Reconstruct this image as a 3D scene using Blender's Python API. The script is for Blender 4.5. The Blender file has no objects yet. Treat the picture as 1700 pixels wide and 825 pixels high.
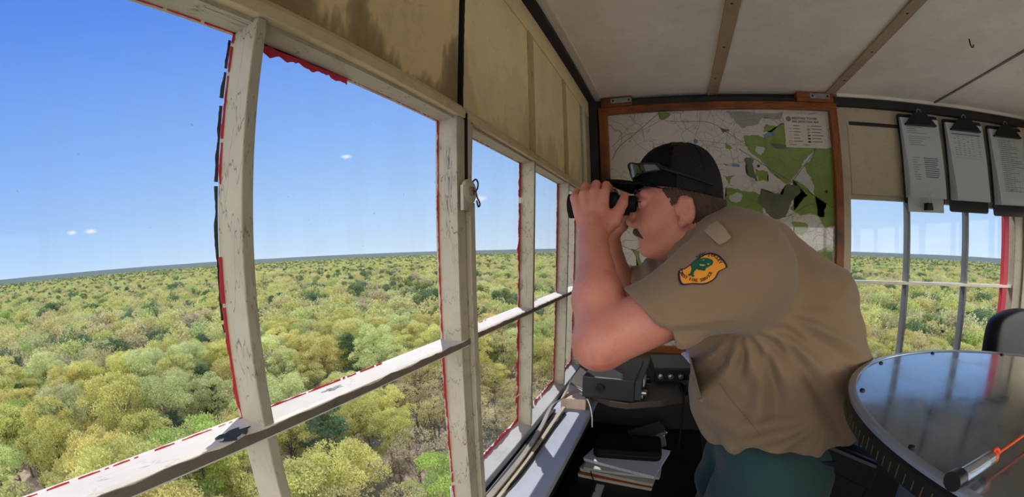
import bpy, bmesh, math, random
import numpy as np
from mathutils import Vector, Matrix
from mathutils.bvhtree import BVHTree

C = bpy.context.scene
COL = C.collection
PI = math.pi
random.seed(7)

# ------------------------------------------------------------------ camera (wide-angle lens with barrel distortion)
LENS = dict(f=649.8417, cx=861.6672, cy=480.5425, yaw=0.376413, pitch=-0.102879, roll=-0.018296, a=-0.059281, b=0.011258)
def _rx(a): return Matrix.Rotation(a, 3, 'X')
def _rz(a): return Matrix.Rotation(a, 3, 'Z')
ROT = _rz(LENS['yaw']) @ _rx(PI/2 + LENS['pitch']) @ _rz(LENS['roll'])
cam_data = bpy.data.cameras.new('camera')
cam = bpy.data.objects.new('camera', cam_data)
COL.objects.link(cam)
cam.matrix_world = ROT.to_4x4()
C.camera = cam
cam_data.sensor_width = 36; cam_data.sensor_fit = 'HORIZONTAL'
cam_data.lens = 12.6
cam_data.type = 'PANO'
cam_data.panorama_type = 'FISHEYE_LENS_POLYNOMIAL'
_f = LENS['f']/1700*36
cam_data.fisheye_fov = math.radians(200)
cam_data.fisheye_polynomial_k0 = 0
cam_data.fisheye_polynomial_k1 = -1/_f
cam_data.fisheye_polynomial_k2 = 0
cam_data.fisheye_polynomial_k3 = -LENS['a']/_f**3
cam_data.fisheye_polynomial_k4 = -LENS['b']/_f**4
cam_data.shift_x = (850-LENS['cx'])/1700
cam_data.shift_y = (LENS['cy']-412.5)/825
cam_data.clip_start = 0.02; cam_data.clip_end = 20000

def ray(px, py):
    """world direction seen at a pixel of the 1700x825 frame"""
    x = (px-LENS['cx'])/LENS['f']; y = -(py-LENS['cy'])/LENS['f']; r = math.hypot(x, y)+1e-9
    th = r*(1+LENS['a']*r*r+LENS['b']*r**3); s = math.sin(th)/r
    return ROT @ Vector((x*s, y*s, -math.cos(th)))
def at(px, py, ax, v):
    d = ray(px, py); k = 'xyz'.index(ax)
    return d*(v/d[k])

# ------------------------------------------------------------------ view, sky and sun
C.view_settings.view_transform = 'Standard'; C.view_settings.look = 'None'
C.view_settings.gamma = 1; C.view_settings.use_curve_mapping = False
C.view_settings.exposure = 0.25
C.cycles.use_denoising = True
C.cycles.max_bounces = 10; C.cycles.diffuse_bounces = 6; C.cycles.transparent_max_bounces = 24
C.cycles.caustics_reflective = False; C.cycles.caustics_refractive = False
C.cycles.sample_clamp_indirect = 6

SUN_DIR = Vector((0.42, -0.60, -1.0)).normalized()      # direction the sunlight travels
sl = bpy.data.lights.new('sun', 'SUN'); sl.energy = 3.3; sl.angle = math.radians(0.55); sl.color = (1, .97, .93)
so = bpy.data.objects.new('sun', sl); COL.objects.link(so)
so.rotation_euler = SUN_DIR.to_track_quat('-Z', 'Y').to_euler(); so.location = (-20, 30, 50)

CLOUD_FILL = 5.0  # brightness of the added cloud bank
def sky_world():
    w = bpy.data.worlds.new('sky'); C.world = w; w.use_nodes = True
    nt = w.node_tree; N = nt.nodes; N.clear(); L = nt.links.new
    out = N.new('ShaderNodeOutputWorld'); bg = N.new('ShaderNodeBackground'); L(bg.outputs[0], out.inputs[0])
    tc = N.new('ShaderNodeTexCoord')
    nrm = N.new('ShaderNodeVectorMath'); nrm.operation = 'NORMALIZE'; L(tc.outputs['Generated'], nrm.inputs[0])
    sep = N.new('ShaderNodeSeparateXYZ'); L(nrm.outputs[0], sep.inputs[0])
    sunh = Vector((-SUN_DIR.x+.25, -SUN_DIR.y, 0)).normalized()
    dot = N.new('ShaderNodeVectorMath'); dot.operation = 'DOT_PRODUCT'; L(nrm.outputs[0], dot.inputs[0]); dot.inputs[1].default_value = sunh
    def m(op, a, b=None, c=None):
        n = N.new('ShaderNodeMath'); n.operation = op
        for i, v in enumerate((a, b, c)):
            if v is None: continue
            if isinstance(v, (int, float)): n.inputs[i].default_value = v
            else: L(v, n.inputs[i])
        return n.outputs[0]
    z = m('MAXIMUM', sep.outputs[2], 0)
    v = m('ADD', m('POWER', z, .62), m('MULTIPLY', dot.outputs['Value'], -.20))
    v = m('ADD', v, .16)
    r = N.new('ShaderNodeValToRGB'); L(v, r.inputs[0])
    els = [(0, (.64, .79, .95)), (.20, (.48, .69, .96)), (.45, (.27, .49, .93)), (.75, (.10, .27, .84)), (1, (.06, .17, .62))]
    r.color_ramp.elements[0].position = 0; r.color_ramp.elements[0].color = (*els[0][1], 1)
    r.color_ramp.elements[1].position = 1; r.color_ramp.elements[1].color = (*els[-1][1], 1)
    for p, c in els[1:-1]:
        e = r.color_ramp.elements.new(p); e.color = (*c, 1)
    colr = r.outputs[0]
    ns = N.new('ShaderNodeTexNoise'); ns.inputs['Scale'].default_value = 60; ns.inputs['Detail'].default_value = 4; L(nrm.outputs[0], ns.inputs['Vector'])
    for (px, py, sx, sy) in ((575, 260, .016, .0065), (118, 386, .011, .005), (149, 384, .014, .0055), (796, 330, .022, .008), (1560, 399, .05, .006)):
        d = ray(px, py); rt = d.cross(Vector((0, 0, 1))).normalized(); up = rt.cross(d)
        def comp(ax, s):
            n = N.new('ShaderNodeVectorMath'); n.operation = 'DOT_PRODUCT'; L(nrm.outputs[0], n.inputs[0]); n.inputs[1].default_value = ax
            return m('DIVIDE', m('SUBTRACT', n.outputs['Value'], ax.dot(d)), s)
        a = comp(rt, sx); b = comp(up, sy)
        q = m('SQRT', m('ADD', m('MULTIPLY', a, a), m('MULTIPLY', b, b)))
        q = m('ADD', q, m('MULTIPLY', m('SUBTRACT', ns.outputs[0], .5), 1.6))
        n = N.new('ShaderNodeVectorMath'); n.operation = 'DOT_PRODUCT'; L(nrm.outputs[0], n.inputs[0]); n.inputs[1].default_value = d
        front = m('GREATER_THAN', n.outputs['Value'], .9)
        k = m('MULTIPLY', m('SUBTRACT', 1, m('SMOOTHSTEP', q, .35, 1.15) if False else m('MINIMUM', m('MAXIMUM', m('MULTIPLY', m('SUBTRACT', q, .3), 1.3), 0), 1)), front)
        k = m('MULTIPLY', k, .75 if px < 1000 else .18)
        mx = N.new('ShaderNodeMixRGB'); L(k, mx.inputs[0]); L(colr, mx.inputs[1]); mx.inputs[2].default_value = (.95, .95, .97, 1); colr = mx.outputs[0]
    # unseen bright cloud bank added behind and right of the tower as interior fill
    vm = N.new('ShaderNodeVectorMath'); vm.operation = 'DOT_PRODUCT'; L(nrm.outputs[0], vm.inputs[0]); vm.inputs[1].default_value = Vector((.45, -.85, .25)).normalized()
    cn = N.new('ShaderNodeTexNoise'); cn.inputs['Scale'].default_value = 2.2; cn.inputs['Detail'].default_value = 6; L(nrm.outputs[0], cn.inputs['Vector'])
    kk = m('ADD', vm.outputs['Value'], m('MULTIPLY', m('SUBTRACT', cn.outputs[0], .5), .5))
    kk = m('MINIMUM', m('MAXIMUM', m('MULTIPLY', m('SUBTRACT', kk, .38), 4), 0), 1)
    kk = m('MULTIPLY', kk, m('MINIMUM', m('MAXIMUM', m('MULTIPLY', m('SUBTRACT', .55, z), 5), 0), 1))
    mx = N.new('ShaderNodeMixRGB'); L(kk, mx.inputs[0]); L(colr, mx.inputs[1]); mx.inputs[2].default_value = (CLOUD_FILL*1.0, CLOUD_FILL*.96, CLOUD_FILL*.88, 1); colr = mx.outputs[0]
    L(colr, bg.inputs[0]); bg.inputs[1].default_value = 0.86
sky_world()

# ------------------------------------------------------------------ helpers
def tag(o, label=None, cat=None, group=None, kind=None):
    if label: o['label'] = label
    if cat: o['category'] = cat
    if group: o['group'] = group
    if kind: o['kind'] = kind
    return o
def thing(name, label, cat, loc=(0, 0, 0), rz=0, group=None, kind=None):
    o = bpy.data.objects.new(name, None); COL.objects.link(o); o.location = loc; o.rotation_euler = (0, 0, rz)
    o.empty_display_size = .05
    return tag(o, label, cat, group, kind)
class MB:
    """collects shapes and links them as ONE mesh object"""
    def __init__(s): s.v = []; s.f = []; s.mi = []
    def add(s, vs, fs, mi=0):
        k = len(s.v); s.v += [tuple(p) for p in vs]; s.f += [tuple(i+k for i in f) for f in fs]; s.mi += [mi]*len(fs); return s
    def box(s, lo, hi, mi=0, M=None):
        (a, b, c), (d, e, f) = lo, hi
        vs = [(a, b, c), (d, b, c), (d, e, c), (a, e, c), (a, b, f), (d, b, f), (d, e, f), (a, e, f)]
        if M is not None: vs = [M @ Vector(p) for p in vs]
        return s.add(vs, [(0, 3, 2, 1), (4, 5, 6, 7), (0, 1, 5, 4), (1, 2, 6, 5), (2, 3, 7, 6), (3, 0, 4, 7)], mi)
    def prism(s, pts, a, b, axis='z', mi=0, M=None):
        """pts: 2-D outline; extruded along axis from a to b"""
        n = len(pts)
        def P(u, v, w): return {'z': (u, v, w), 'y': (u, w, v), 'x': (w, u, v)}[axis]
        vs = [P(u, v, a) for u, v in pts]+[P(u, v, b) for u, v in pts]
        if M is not None: vs = [M @ Vector(p) for p in vs]
        fs = [tuple(range(n))[::-1], tuple(range(n, 2*n))]+[(i, (i+1) % n, n+(i+1) % n, n+i) for i in range(n)]
        return s.add(vs, fs, mi)
    def tube(s, pts, r, n=10, cap=True, flat=1.0, mi=0):
        pts = [Vector(p) for p in pts]; m = len(pts)
        rs = r if hasattr(r, '__len__') else [r]*m
        t = (pts[1]-pts[0]).normalized(); u = t.orthogonal().normalized(); vs = []
        for i, p in enumerate(pts):
            t = (pts[min(i+1, m-1)]-pts[max(i-1, 0)]).normalized()
            u = (u-t*u.dot(t)).normalized(); w = t.cross(u)
            for k in range(n):
                a = 2*PI*k/n; vs.append(p+(u*math.cos(a)+w*math.sin(a)*flat)*rs[i])
        fs = [(i*n+k, i*n+(k+1) % n, (i+1)*n+(k+1) % n, (i+1)*n+k) for i in range(m-1) for k in range(n)]
        if cap: fs += [tuple(range(n))[::-1], tuple(range((m-1)*n, m*n))]
        return s.add(vs, fs, mi)
    def lathe(s, prof, n=48, M=None, mi=0, cap=True):
        vs = [(r*math.cos(2*PI*k/n), r*math.sin(2*PI*k/n), z) for r, z in prof for k in range(n)]
        if M is not None: vs = [M @ Vector(p) for p in vs]
        m = len(prof)
        fs = [(i*n+k, i*n+(k+1) % n, (i+1)*n+(k+1) % n, (i+1)*n+k) for i in range(m-1) for k in range(n)]
        if cap: fs += [tuple(range(n))[::-1], tuple(range((m-1)*n, m*n))]
        return s.add(vs, fs, mi)
    def build(s, name, mat, parent=None, smooth=False, bevel=0, seg=2, loc=None):
        me = bpy.data.meshes.new(name); me.from_pydata(s.v, [], s.f); 
        mats = mat if isinstance(mat, (list, tuple)) else [mat]
        for m in mats: me.materials.append(m)
        if len(mats) > 1: me.polygons.foreach_set('material_index', s.mi)
        o = bpy.data.objects.new(name, me); COL.objects.link(o)
        bm = bmesh.new(); bm.from_mesh(me); bmesh.ops.recalc_face_normals(bm, faces=bm.faces); bm.to_mesh(me); bm.free()
        if smooth: me.polygons.foreach_set('use_smooth', [True]*len(me.polygons))
        if smooth and smooth != 'all':
            me.set_sharp_from_angle(angle=math.radians(40))
        if bevel:
            b = o.modifiers.new('bevel', 'BEVEL'); b.width = bevel; b.segments = seg; b.limit_method = 'ANGLE'; b.angle_limit = math.radians(35)
        if parent is not None:
            o.parent = parent
            o.matrix_parent_inverse = par_inv(parent)
        if loc: o.location = loc
        return o
def world_mat(o):
    M = Matrix.LocRotScale(o.location, o.rotation_euler, o.scale)
    return world_mat(o.parent) @ o.matrix_parent_inverse @ M if o.parent else M
def par_inv(p): return world_mat(p).inverted()
def curve_pts(ctrl, n=8):
    """Catmull-Rom through control points"""
    P = [Vector(p) for p in ctrl]; P = [2*P[0]-P[1]]+P+[2*P[-1]-P[-2]]; out = []
    for i in range(1, len(P)-2):
        for k in range(n):
            t = k/n; a, b, c, d = P[i-1:i+3]
            out.append(.5*((2*b)+(c-a)*t+(2*a-5*b+4*c-d)*t*t+(-a+3*b-3*c+d)*t**3))
    out.append(P[-2]); return out

# ------------------------------------------------------------------ materials
class NT:
    def __init__(s, m): s.m = m; m.use_nodes = True; s.t = m.node_tree; s.t.nodes.clear(); s.L = s.t.links.new; s.out = s.n('ShaderNodeOutputMaterial')
    def n(s, ty, **kw):
        x = s.t.nodes.new(ty)
        for k, v in kw.items(): setattr(x, k, v)
        return x
    def set(s, inp, v):
        if isinstance(v, bpy.types.NodeSocket): s.L(v, inp)
        elif isinstance(v, tuple) and len(v) == 3 and inp.type == 'RGBA': inp.default_value = (*v, 1)
        else: inp.default_value = v
    def math(s, op, a, b=0., c=None):
        x = s.n('ShaderNodeMath', operation=op); s.set(x.inputs[0], a); s.set(x.inputs[1], b)
        if c is not None: s.set(x.inputs[2], c)
        return x.outputs[0]
    def mix(s, f, a, b, mode='MIX'):
        x = s.n('ShaderNodeMixRGB', blend_type=mode); s.set(x.inputs[0], f); s.set(x.inputs[1], a); s.set(x.inputs[2], b); return x.outputs[0]
    def coord(s, kind='Object', scale=None):
        tc = s.n('ShaderNodeTexCoord').outputs[kind]
        if scale is None: return tc
        mp = s.n('ShaderNodeMapping'); s.L(tc, mp.inputs[0]); mp.inputs['Scale'].default_value = scale; return mp.outputs[0]
    def noise(s, vec, scale, detail=4, rough=.55, dist=0):
        x = s.n('ShaderNodeTexNoise'); s.L(vec, x.inputs['Vector']); x.inputs['Scale'].default_value = scale
        x.inputs['Detail'].default_value = detail; x.inputs['Roughness'].default_value = rough; x.inputs['Distortion'].default_value = dist; return x.outputs[0]
    def voro(s, vec, scale, feature='F1', out='Distance', rnd=1):
        x = s.n('ShaderNodeTexVoronoi', feature=feature); s.L(vec, x.inputs['Vector']); x.inputs['Scale'].default_value = scale; x.inputs['Randomness'].default_value = rnd; return x.outputs[out]
    def ramp(s, f, stops):
        x = s.n('ShaderNodeValToRGB'); s.set(x.inputs[0], f); e = x.color_ramp.elements
        e[0].position, e[0].color = stops[0][0], (*col3(stops[0][1]), 1)
        e[1].position, e[1].color = stops[-1][0], (*col3(stops[-1][1]), 1)
        for p, c in stops[1:-1]:
            q = e.new(p); q.color = (*col3(c), 1)
        return x.outputs[0]
    def bump(s, h, strength=.3, dist=.002, nrm=None):
        x = s.n('ShaderNodeBump'); s.set(x.inputs['Height'], h); x.inputs['Strength'].default_value = strength; x.inputs['Distance'].default_value = dist
        if nrm is not None: s.L(nrm, x.inputs['Normal'])
        return x.outputs[0]
    def bsdf(s, color, rough=.6, metal=0, nrm=None, **kw):
        b = s.n('ShaderNodeBsdfPrincipled'); s.set(b.inputs['Base Color'], color); s.set(b.inputs['Roughness'], rough); s.set(b.inputs['Metallic'], metal)
        if nrm is not None: s.L(nrm, b.inputs['Normal'])
        for k, v in kw.items(): s.set(b.inputs[k.replace('_', ' ')], v)
        s.L(b.outputs[0], s.out.inputs[0]); return b
def col3(c): return (c, c, c) if isinstance(c, (int, float)) else c
def srgb(r, g, b):
    f = lambda c: (c/255/12.92) if c/255 <= .04045 else ((c/255+.055)/1.055)**2.4
    return (f(r), f(g), f(b))
MATS = {}
def mat_simple(name, color, rough=.6, metal=0, var=.12, scale=30, bump=.0, bscale=200, **kw):
    if name in MATS: return MATS[name]
    m = bpy.data.materials.new(name); t = NT(m); co = t.coord()
    n = t.noise(co, scale, 5)
    c = t.mix(1, color, t.ramp(n, [(.2, 1-var), (.8, 1+var)]), 'MULTIPLY')
    nr = t.bump(t.noise(co, bscale, 3), bump, .001) if bump else None
    t.bsdf(c, rough, metal, nr, **kw); MATS[name] = m; return m
def mat_paint(name, base, dark=(.10, .075, .045), crack=.5, stain=.5, chip=.3, rough=.55, chipcol=(.035, .045, .045), cs=14, drip=0):
    """old oil paint: uneven tone, brown stains, crackle and chips"""
    m = bpy.data.materials.new(name); t = NT(m); co = t.coord()
    n1 = t.noise(co, 6, 5, .6); n2 = t.noise(co, 28, 6, .65)
    c = t.mix(1, base, t.ramp(n1, [(.25, .86), (.75, 1.08)]), 'MULTIPLY')
    c = t.mix(t.ramp(n2, [(.52, 0), (.78, stain*.6)]), c, dark)
    if drip:                                            # brown water stains creeping up from the lower edge
        sp = t.n('ShaderNodeSeparateXYZ'); t.L(co, sp.inputs[0])
        hz = t.math('ADD', t.math('SUBTRACT', sp.outputs[2], .225), t.math('MULTIPLY', t.math('SUBTRACT', t.noise(t.coord(scale=(1, 1, .35)), 9, 5, .6), .5), -.55))
        c = t.mix(t.ramp(hz, [(.0, .75*drip), (.035, .55*drip), (.06, .0)]), c, srgb(96, 70, 38))
    # crackle
    wv = t.mix(.06, co, t.n('ShaderNodeTexNoise').outputs['Color'])
    ed = t.voro(wv, cs, 'DISTANCE_TO_EDGE')
    cm = t.ramp(ed, [(.0, 1), (.018, 0)])
    cm = t.mix(1, cm, t.ramp(t.noise(co, 9, 3), [(.56-.18*crack, 0), (.62-.1*crack, crack)]), 'MULTIPLY')
    c = t.mix(cm, c, (.03, .025, .02))
    ch = t.ramp(t.noise(co, 24, 7, .7, .6), [(.74-.05*chip, 0), (.755-.05*chip, min(1, chip*2))])
    c = t.mix(ch, c, chipcol)
    h = t.math('SUBTRACT', t.noise(co, 90, 5), t.math('MULTIPLY', t.math('ADD', cm, ch), .6))
    t.bsdf(c, rough, 0, t.bump(h, .35, .0015)); return m
M_CREAM = mat_paint('cream_panel_paint', srgb(240, 218, 160), stain=.3, crack=.1, chip=.05, cs=9, drip=.35)
M_CREAMD = mat_paint('stained_panel_paint', srgb(228, 202, 146), stain=.5, crack=.15, chip=.05, cs=9, drip=1)
M_STUD = mat_paint('dirty_stud_paint', srgb(190, 165, 110), dark=(.06, .045, .03), stain=1.3, crack=.3, chip=.2, cs=20)
M_HEAD = mat_paint('head_beam_paint', srgb(206, 188, 142), dark=(.2, .12, .05), stain=.7, crack=.4, chip=.5, cs=22)
M_SASH = mat_paint('sash_paint', srgb(178, 171, 148), stain=.5, crack=.85, chip=.6, cs=19)
M_RAIL = mat_paint('sash_rail_paint', srgb(236, 230, 218), stain=.2, crack=.4, chip=.25)
M_SILL = mat_paint('sill_paint', srgb(205, 205, 205), stain=.2, crack=.2, chip=.35)
M_LEDGE = mat_paint('ledge_paint', srgb(165, 172, 186), stain=.15, crack=.1, chip=.3)
M_CEIL = mat_paint('ceiling_paint', srgb(236, 226, 206), dark=(.25, .2, .15), stain=.25, crack=0, chip=0, rough=.5)
M_BACKP = mat_paint('grey_cream_paint', srgb(190, 176, 146), stain=.4, crack=.05, chip=.05)
M_RED = mat_paint('red_paint', srgb(206, 52, 70), dark=(.35, .12, .12), stain=.5, crack=.1, chip=.1, chipcol=(.35, .2, .2))
M_DARKWOOD = mat_simple('dark_old_wood', (.022, .017, .013), .75, var=.5, scale=12, bump=.4, bscale=60)
M_FLOOR = mat_simple('grey_floor_paint', (.62, .60, .55), .6, var=.2, scale=8)
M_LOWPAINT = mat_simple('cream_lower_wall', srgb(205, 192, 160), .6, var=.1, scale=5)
M_LOWER = mat_simple('dark_lower_wall', (.012, .012, .015), .7, var=.3)  # near-black tone stands in for the deep shade low on the walls
M_BLACK = mat_simple('black_plastic', (.008, .008, .009), .42, var=.1, Specular_IOR_Level=.35)
M_BLACKMET = mat_simple('black_crinkle_metal', (.022, .023, .027), .36, var=.15, bump=.25, bscale=900)
M_RUBBER = mat_simple('black_rubber', (.006, .006, .006), .7, var=.1, Specular_IOR_Level=.25)
M_STEEL = mat_simple('steel', (.42, .42, .40), .35, 1, var=.3, scale=60)
M_GALV = mat_simple('galvanised_steel', (.35, .36, .33), .5, .7, var=.3, scale=60)
M_PAPER = mat_simple('white_paper', (.50, .51, .48), .85, var=.04)
M_WHITEPL = mat_simple('white_plastic', (.75, .78, .80), .35, var=.05)
M_INK = mat_simple('grey_print', (.13, .13, .13), .8, var=.05)
M_DARKINK = mat_simple('black_print', (.015, .015, .015), .8, var=.05)
M_ORANGE = mat_simple('orange_cord', srgb(230, 90, 35), .6, var=.1)

def mat_wood(name, c1, c2, scale=(3, 3, 3), axis='Z'):
    m = bpy.data.materials.new(name); t = NT(m); co = t.coord(scale=scale)
    n = t.noise(co, 3, 6, .6, 1.2)
    c = t.ramp(n, [(.3, c1), (.5, c2), (.72, c1)])
    k = t.noise(t.coord(), 5, 3)
    c = t.mix(t.ramp(k, [(.5, 0), (.68, .8)]), c, (.02, .01, .006))
    t.bsdf(c, .45, 0, t.bump(n, .2, .001)); return m
M_FRAMEWOOD = mat_wood('varnished_pine_v', srgb(90, 42, 14), srgb(150, 82, 32), (22, 22, 2))
M_FRAMEWOODH = mat_wood('varnished_pine_h', srgb(90, 42, 14), srgb(150, 82, 32), (2, 22, 22))

def mat_glass(name, tint=(1, 1, 1), smear=.035, base=.0):
    m = bpy.data.materials.new(name); t = NT(m)
    tr = t.n('ShaderNodeBsdfTransparent'); tr.inputs[0].default_value = (*tint, 1)
    gl = t.n('ShaderNodeBsdfGlossy'); gl.inputs['Roughness'].default_value = .02
    df = t.n('ShaderNodeBsdfDiffuse'); df.inputs[0].default_value = (.8, .82, .85, 1)
    lw = t.n('ShaderNodeLayerWeight'); lw.inputs[0].default_value = .5
    m1 = t.n('ShaderNodeMixShader'); t.L(t.math('ADD', t.math('MULTIPLY', t.math('POWER', lw.outputs['Facing'], 5), .45), .012), m1.inputs[0]); t.L(tr.outputs[0], m1.inputs[1]); t.L(gl.outputs[0], m1.inputs[2])
    co = t.coord(); sp = t.ramp(t.noise(co, 160, 2, .5), [(.76, 0), (.80, .5)])
    sm = t.math('ADD', t.math('MULTIPLY', t.ramp(t.noise(t.coord(scale=(1, 6, 1)), 5, 4), [(.45, 0), (.75, 1)]), smear), t.math('ADD', sp, base))
    m2 = t.n('ShaderNodeMixShader'); t.L(sm, m2.inputs[0]); t.L(m1.outputs[0], m2.inputs[1]); t.L(df.outputs[0], m2.inputs[2])
    t.L(m2.outputs[0], t.out.inputs[0]); return m
M_GLASS = mat_glass('window_glass')

# ------------------------------------------------------------------ the cab: floor, ceiling, walls
XL, XR, YB, YF = -0.30, 1.86, 1.60, -0.56          # wall faces: left, right, back (seen), front (behind the camera)
ZF, ZC = -1.45, 0.62                                # floor, ceiling
ZS, ZH = -0.45, 0.206                               # window sill, window head
def struct(o): return tag(o, kind='structure')
struct(MB().box((XL-.08, YF-.08, ZF-.06), (XR+.08, YB+.08, ZF)).build('floor', M_FLOOR))
struct(MB().box((XL-.16, YF-.16, ZC), (XR+.16, YB+.16, ZC+.05)).build('ceiling', M_CEIL))
for i, x in enumerate((.207, .689, 1.19)):          # battens over the ceiling joints
    b = MB()
    if i < 2: b.box((x-.02, YF, ZC-.007), (x+.02, YB, ZC))
    else: b.box((x-.006, YF, ZC-.004), (x+.006, YB, ZC))
    if i < 2:
        for k in range(9): b.lathe([(.004, 0), (.004, .0015), (.001, .002)], 8, Matrix.Translation((x+random.uniform(-.004, .004), -.5+.24*k, ZC-.0087)), 1)
    struct(b.build('trim_%d' % (i+1), [mat_paint('batten_paint%d' % i, srgb(168, 146, 116) if i < 2 else srgb(120, 110, 95), stain=.7, crack=.2, chip=.1), M_DARKWOOD], bevel=.0015))
struct(MB().box((XL, YF, ZC-.013), (XL+.028, YB, ZC)).build('trim_4', M_DARKWOOD))  # dark strip stands in for the shadow along the left ceiling edge
struct(MB().box((XL+.05, YF, ZC-.003), (XL+.056, YB, ZC)).build('trim_5', M_CEIL))
# walls below the sills (one object per wall, with the board above the windows a child)
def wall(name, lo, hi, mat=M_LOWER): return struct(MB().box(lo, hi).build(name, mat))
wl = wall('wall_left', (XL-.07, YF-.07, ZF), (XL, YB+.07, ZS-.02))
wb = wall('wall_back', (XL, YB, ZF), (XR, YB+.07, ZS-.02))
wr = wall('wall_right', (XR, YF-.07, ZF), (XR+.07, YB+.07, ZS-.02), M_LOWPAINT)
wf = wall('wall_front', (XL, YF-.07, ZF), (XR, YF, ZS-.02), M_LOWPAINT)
YG = .527                                           # the gap between the two left sashes
# panels above the left windows
def upper_left(y0, y1, studs):
    b = MB(); b.box((XL-.05, y0, ZH+.016), (XL-.004, y1, ZC))
    for s, w in studs: b.box((XL-.004, s-w/2, ZH+.018), (XL+.001, s+w/2, ZC))
    return b
MBu = upper_left(YF, YG-.004, [(-.3, .04), (.16, .012)])
o = MBu.build('upper_panel', M_CREAMD, wl, bevel=.002)
for y_ in (.868, 1.185): MB().box((XL-.004, y_-.016, ZH+.018), (XL+.0012, y_+.016, ZC-.075)).build('panel_stud', M_STUD, wl, bevel=.001)
MBu = upper_left(YG+.004, YB, [(YG+.024, .038), (1.47, .05)])
MBu.box((XL-.004, YG+.05, ZC-.075), (XL+.0015, YB-.03, ZC-.012))
o = MBu.build('upper_panel', M_CREAM, wl, bevel=.002)
M_GAP = mat_simple('black_gap', (.004, .004, .004), .9, var=.1)
ragged_gap = MB(); rg_ = random.Random(12); zz_ = [ZH+.012+(ZC-ZH-.012)*k/40 for k in range(41)]; wd_ = [.0026+.0022*(k/40)+rg_.uniform(-.0008, .0008) for k in range(41)]
ragged_gap.prism([(YG+.001+w, z) for w, z in zip(wd_, zz_)]+[(YG+.001-w, z) for w, z in list(zip(wd_, zz_))[::-1]], XL-.04, XL+.0015, 'x'); ragged_gap.build('dark_gap', M_GAP, wl)
ragged_gap = MB(); zz_ = [.07+(ZH-.06)*k/14 for k in range(15)]; wd_ = [.0012+rg_.uniform(-.0006, .0012) for k in range(15)]
ragged_gap.prism([(YG+.002+w, z) for w, z in zip(wd_, zz_)]+[(YG+.002-w, z) for w, z in list(zip(wd_, zz_))[::-1]], XL-.02, XL+.0095, 'x'); ragged_gap.build('dark_gap', M_GAP, wl)
# head beams: soffit and narrow inner edge
for y0, y1 in ((YF, YG-.004), (YG+.004, YB-.03)):
    MB().prism([(XL-.04, ZH), (XL+.010, ZH), (XL+.010, ZH+.012), (XL+.003, ZH+.022), (XL-.04, ZH+.022)], y0, y1, 'y').build('head_beam', M_HEAD, wl, bevel=.0015)
# dark studs in the far left corner, outer sill and ledge
MB().box((XL+.0, YB-.03, ZS), (XL+.035, YB, ZC-.01)).build('corner_stud', M_DARKWOOD, wl, bevel=.002)
MB().box((XL-.07, YB-.18, ZS-.05), (XL+.0, YB+.07, ZC)).build('corner_post', M_SASH, wl)
MB().box((XL-.046, YF, ZS-.06), (XL-.01, YB-.17, ZS-.035)).build('outer_sill', M_SILL, wl, bevel=.003)

# ------------------------------------------------------------------ left windows
def ragged_strip(p0, p1, w, nrm, side, seed, keep=.8, jag=.5, th=.0006):
    """a ragged thin skin of paint along the line p0-p1, growing towards 'side'"""
    rnd = random.Random(seed); p0 = Vector(p0); p1 = Vector(p1); side = Vector(side); nrm = Vector(nrm)
    n = max(4, int((p1-p0).length/.0035)); b = MB(); on = True; prev = None
    ws = 0
    for i in range(n+1):
        p = p0.lerp(p1, i/n); ws = .7*ws+.3*w*.62*(1+rnd.uniform(-jag, jag)*2.0); hgt = max(.0004, ws)
        cur = [p, p+side*hgt, p+side*hgt+nrm*th, p+nrm*th]
        if rnd.random() > keep: on = not on
        elif not on and rnd.random() < .6: on = True
        if prev and on:
            b.add(prev+cur, [(0, 1, 5, 4), (1, 2, 6, 5), (2, 3, 7, 6), (3, 0, 4, 7), (0, 3, 2, 1), (4, 5, 6, 7)])
        prev = cur
    return b
M_SHADE_WORN = mat_paint('shaded_worn_paint', srgb(118, 108, 92), dark=(.03, .025, .02), stain=1.2, crack=.6, chip=1, cs=20)  # worn paint, darkened to hold the shade of the rail's inner face
M_GREYFL = mat_simple('grey_undercoat', srgb(150, 160, 164), .8, var=.4, scale=90)
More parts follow.
